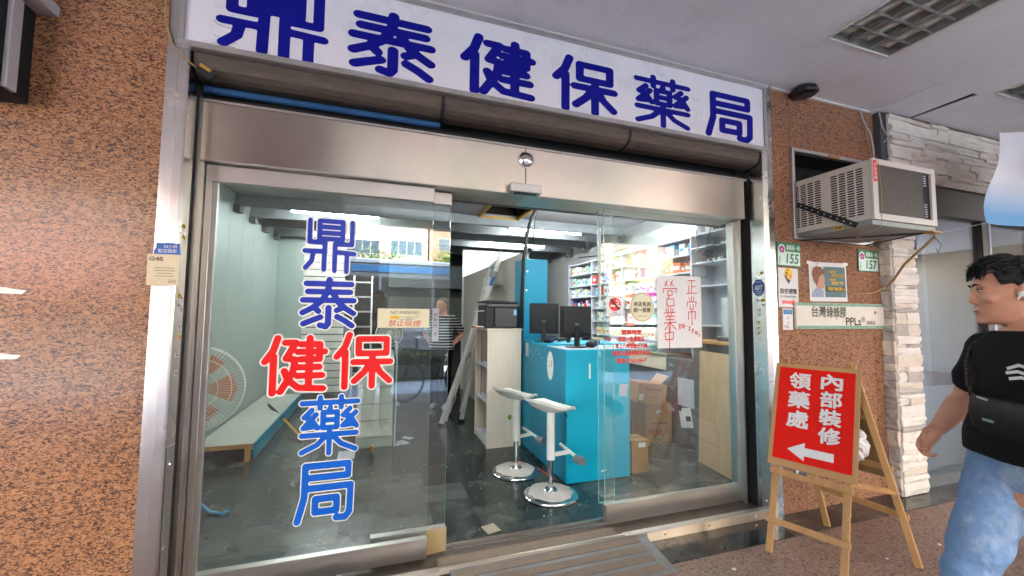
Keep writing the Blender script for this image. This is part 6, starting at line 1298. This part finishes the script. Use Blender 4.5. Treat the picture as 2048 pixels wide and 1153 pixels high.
# man inside, striped shirt
smt, nt, b_ = new_mat('striped_shirt'); tc = nt.nodes.new('ShaderNodeTexCoord'); sx_ = nt.nodes.new('ShaderNodeSeparateXYZ'); nt.links.new(tc.outputs['Object'], sx_.inputs[0])
mm = nt.nodes.new('ShaderNodeMath'); mm.operation = 'FRACT'; m2_ = nt.nodes.new('ShaderNodeMath'); m2_.operation = 'MULTIPLY'; m2_.inputs[1].default_value = 24; nt.links.new(sx_.outputs[2], m2_.inputs[0]); nt.links.new(m2_.outputs[0], mm.inputs[0])
g_ = nt.nodes.new('ShaderNodeMath'); g_.operation = 'GREATER_THAN'; g_.inputs[1].default_value = .68; nt.links.new(mm.outputs[0], g_.inputs[0]); mx = nt.nodes.new('ShaderNodeMix'); mx.data_type = 'RGBA'; mx.inputs[6].default_value = (.02, .022, .03, 1); mx.inputs[7].default_value = (.55, .55, .56, 1); nt.links.new(g_.outputs[0], mx.inputs[0]); nt.links.new(mx.outputs[2], b_.inputs['Base Color']); b_.inputs['Roughness'].default_value = .8
M_ghair = mat('grey_hair', (96, 92, 90), .6, vary=.3)
J2 = dict(head=(0, .02, 1.505), shR=(.17, 0, 1.315), elR=(.30, -.10, 1.09), wrR=(.17, .02, .95), shL=(-.17, 0, 1.315), elL=(-.30, -.10, 1.09), wrL=(-.17, .02, .93), hipR=(.085, 0, .83), knR=(.09, .02, .45), anR=(.09, 0, .08), hipL=(-.085, 0, .83), knL=(-.09, .02, .45), anL=(-.1, 0, .08))
person('grey haired man in a striped shirt standing at the back, hands on hips', (.93, 6.15, .004), (-.5, -1), (-.8, -.6), 1.62, J2, smt, M_tee, M_ghair, M_skin, .01, False)
# the photographer, seen only mirrored in the glass
J3 = dict(J2); J3.update(elR=(.24, -.02, 1.08), wrR=(.12, .16, 1.2), elL=(-.24, -.02, 1.08), wrL=(-.12, .16, 1.2))
pm = person('photographer in dark clothes mirrored in the left glass', (.02, -.36, 0), (.12, 1), (.1, 1), 1.66, J3, mat('dark_grey_cloth', (48, 48, 54), .8), mat('dark_trousers', (40, 42, 50), .8), M_hair, M_skin, .012, False)

# ================================================================ ACROSS THE STREET (seen mirrored in the glass and steel)
M_creamt = mat('cream_tile', (182, 176, 160), .7, vary=.05); M_pink = mat('pink_tile', (200, 152, 150), .7, vary=.04); M_tan = mat('tan_stone', (184, 152, 122), .7, vary=.06); M_win = mat('street_window', (82, 98, 108), .12, vary=.25); M_brwin = mat('brown_panel', (134, 100, 76), .6)
M_frame = mat('window_frame_white', (214, 212, 204), .5)
def building(label, x0, x1, y, h, wall, cols, rows, z0, ww, wh, glass, band=None):
    t = thing('apartment_building', label, 'building', ((x0+x1)/2, y-5, 0)); MB().box(x0, x1, y-12, y, 0, h).build('wall', wall, t)
    fm = MB().box(-ww/2, ww/2, 0, .06, 0, wh).mesh('window_frame', M_frame); pm_ = MB()
    n = 4
    for q in range(n): pm_.box(-ww/2+.06+q*(ww-.06)/n, -ww/2+(q+1)*(ww-.06)/n, .061, .07, .07, wh-.07)
    pm_ = pm_.mesh('window_pane', glass)
    for i in range(cols):
        for j in range(rows):
            o = link('window', fm, t); o.matrix_parent_inverse = wm(t).inverted(); o.location = (x0+(i+.5)*(x1-x0)/cols, y+.001, z0+j*3.3)
            p = link('pane', pm_, o, True)
    if band:
        for z in band: MB().box(x0, x1, y+.001, y+.12, z, z+.7).build('pink_band', M_pink, t)
        for i in range(cols+1):
            xx = x0+i*(x1-x0)/cols; MB().box(max(x0, xx-.35), min(x1, xx+.35), y+.001, y+.11, band[0]+.701, band[-1]-.001).build('pink_pier', M_pink, t)
        MB().box(x0+.01, x1-.01, y+.002, y+.05, 3.6, band[0]-.001).build('pink_base', M_pink, t)
    MB().box(x0+.05, x1-.05, y+.002, y+.03, 0, 3.3).build('shopfront', M_dark, t); MB().box(x0, x1, y+.031, y+1.2, 3.3, 3.6).build('canopy', M_tan, t)
    return t
building('cream and pink office building across the street', -40, 5.0, -40, 26, M_creamt, 10, 6, 7.6, 3.4, 1.7, M_win, (6.3, 11.6))
building('tan stone tower across the street', 5.2, 14, -39, 30, M_tan, 3, 6, 8.2, 1.2, 1.4, M_win)
building('cream apartment block with brown panels across the street', 14.2, 70, -41, 25, mat('cream_plaster', (186, 168, 140), .7, vary=.04), 16, 6, 6.4, 2.0, 1.5, M_brwin)
cb = [o for o in col.objects if o.get('label', '').startswith('cream apartment')][0]
for k in range(11):
    x = 16+k*5; MB().box(x, x+.9, -40.95, -40.6, 0, 6.2).build('orange_pier', mat('orange_tile', (190, 104, 70), .6), cb); MB().box(x+1.2, x+4.7, -40.95, -40.7, 3.9, 5.2).build('shop_sign', mat('street_sign_%d' % (k % 3), ((150, 40, 120), (44, 70, 140), (210, 206, 200))[k % 3], .4), cb); MB().box(x+1.2, x+4.7, -40.95, -40.85, .2, 3.3).build('shop_window', mat('pale_shopfront', (176, 184, 186), .3), cb)
def tree(label, x, y, h, cr, seed):
    rr_ = random.Random(seed); t = thing('street_tree', label, 'tree', (x, y, 0), group='street trees')
    trk = MB(); trk.limb([(x, y, 0), (x+.05, y, h*.3), (x-.04, y+.05, h*.6)], [.16, .12, .07], 9); tips = []
    for k in range(9):
        a_ = rr_.uniform(0, 6.28); e = V((x+cr*.75*math.cos(a_), y+cr*.75*math.sin(a_), h*(.55+.4*rr_.random()))); s0 = V((x, y, h*(.35+.03*k))); trk.limb([s0, s0.lerp(e, .5)+V((0, 0, .15)), e], [.05, .035, .012], 6); tips.append(e)
    trk.build('trunk', mat('bark', (92, 76, 62), .9, vary=.2), t)
    m_ = MB()
    for k in range(2600):
        c = rr_.choice(tips)+V((rr_.gauss(0, .55), rr_.gauss(0, .55), rr_.gauss(0, .45))); a_ = V((rr_.uniform(-1, 1), rr_.uniform(-1, 1), rr_.uniform(-.6, .6))).normalized(); b2 = a_.cross(V((rr_.uniform(-1, 1), rr_.uniform(-1, 1), 1))).normalized(); s_ = rr_.uniform(.10, .18)
        m_.add([c-a_*s_, c-b2*s_*.45, c+a_*s_, c+b2*s_*.45], [[0, 1, 2, 3]])
    m_.build('crown', mat('leaf_green_'+str(seed % 2), ((96, 128, 44), (120, 150, 56))[seed % 2], .6, vary=.35, scale=3), t, fix=False)
for k, (x, y, h, c) in enumerate(((-.4, -29, 6.2, 2.0), (6.6, -28.5, 6.8, 2.2), (19, -25.8, 7.0, 2.6), (28.5, -26.4, 6.6, 2.6), (39, -27, 6.6, 2.6), (-13, -29, 6.4, 2.2))):
    tree('leafy street tree on the far pavement, ' + ('behind the bus tail', 'behind the bus nose', 'first past the bus', 'second past the bus', 'third past the bus', 'leftmost')[k], x, y, h, c, k)
for k, (x0, x1, h) in enumerate(((-2.2, 1.4, .62), (1.7, 5.2, .64), (5.5, 9.5, .66), (9.8, 14, .66))):  # planter row lengthened to block the sunlit paving from the glass reflections
    t = thing('hedge_planter', 'clipped hedge in a dark kerbside planter, ' + ('leftmost', 'second', 'third', 'rightmost')[k], 'planter', ((x0+x1)/2, -4.3, 0), group='kerbside planters'); MB().box(x0, x1, -4.6, -4.0, -.02, .3, .01).build('trough', M_greyd, t); rr_ = random.Random(k); m_ = MB()
    MB().box(x0+.08, x1-.08, -4.52, -4.08, .3, h-.08, .05).build('hedge_core', mat('dark_foliage', (34, 48, 24), .9), t)
    fl_ = MB()
    for q in range(1500):
        c = V((rr_.uniform(x0, x1), rr_.uniform(-4.62, -3.98), rr_.uniform(.3, h))); a_ = V((rr_.uniform(-1, 1), rr_.uniform(-1, 1), rr_.uniform(-1, 1))).normalized(); b2 = a_.cross(V((rr_.uniform(-1, 1), 1, rr_.uniform(-1, 1)))).normalized(); s_ = rr_.uniform(.03, .06)
        (fl_ if q % 14 == 0 and c.z > h*.8 else m_).add([c-a_*s_, c-b2*s_*.5, c+a_*s_, c+b2*s_*.5], [[0, 1, 2, 3]])
    m_.build('foliage', mat('hedge_leaf', (62, 88, 34), .6, vary=.35), t, fix=False); fl_.build('blossoms', mat('yellow_blossom', (214, 180, 40), .6), t, fix=False)
bs = thing('city_bus', 'dark windowed bus with blue roof edge stopped in the road', 'bus', (2.4, -7.6, -.15))
MB().box(-1.5, 7.2, -8.8, -6.6, .25, 2.75, .12).build('body', mat('bus_body', (74, 80, 90), .3, vary=.05), bs); MB().box(-1.45, 7.15, -8.75, -6.65, 2.72, 2.86, .06).build('roof', mat('bus_roof', (140, 150, 164), .4), bs)
MB().box(-1.45, 7.15, -6.599, -6.585, 2.5, 2.68).build('blue_stripe', mat('bus_blue', (30, 84, 132), .3), bs)
for k in range(6): MB().box(-1.35+k*1.42, -.0+k*1.42, -6.599, -6.588, 1.15, 2.36, .01).build('window', M_black, bs)
MB().box(-1.45, 7.15, -6.599, -6.59, .3, .9).build('skirt', mat('bus_skirt', (44, 48, 58), .4), bs)
for x in (.2, 5.4): o = MB().cyl((x, -6.9, .32), (x, -6.57, .32), .47, n=24).build('wheel', M_blackm, bs, True); MB().cyl((x, -6.569, .32), (x, -6.56, .32), .25, n=20).build('rim', M_alu, o, True)
bk = thing('bicycle', 'black bicycle parked at the kerb, mirrored in the sliding leaf', 'bicycle', (.9, -1.9, 0))
for x in (.4, 1.42):
    o = MB().tube([(x+.33*math.cos(k*math.pi/12), -1.9, .34+.33*math.sin(k*math.pi/12)) for k in range(25)], .018, 6).build('wheel', M_blackm, bk, True); m_ = MB()
    for k in range(12): m_.cyl((x, -1.9, .34), (x+.32*math.cos(k*math.pi/6), -1.9, .34+.32*math.sin(k*math.pi/6)), .002, n=4)
    m_.build('spokes', M_alu, o)
m_ = MB()
for a_, b_ in (((.4, .34), (.62, .86)), ((.62, .80), (1.12, .80)), ((.66, .72), (.92, .34)), ((1.12, .86), (.92, .34)), ((.92, .34), (1.42, .34)), ((1.12, .80), (1.42, .34)), ((.62, .86), (.60, 1.0))): m_.cyl((a_[0], -1.9, a_[1]), (b_[0], -1.9, b_[1]), .016, n=8)
m_.build('frame', M_black, bk, True); MB().limb([(1.0, -1.9, .93), (1.22, -1.9, .95)], [.03, .06], 10).build('saddle', M_blackm, bk, True); MB().tube([(.66, -2.15, 1.02), (.60, -2.05, 1.02), (.58, -1.9, 1.0), (.60, -1.75, 1.02), (.66, -1.65, 1.02)], .012, 8).build('handlebar', M_chrome, bk, True)
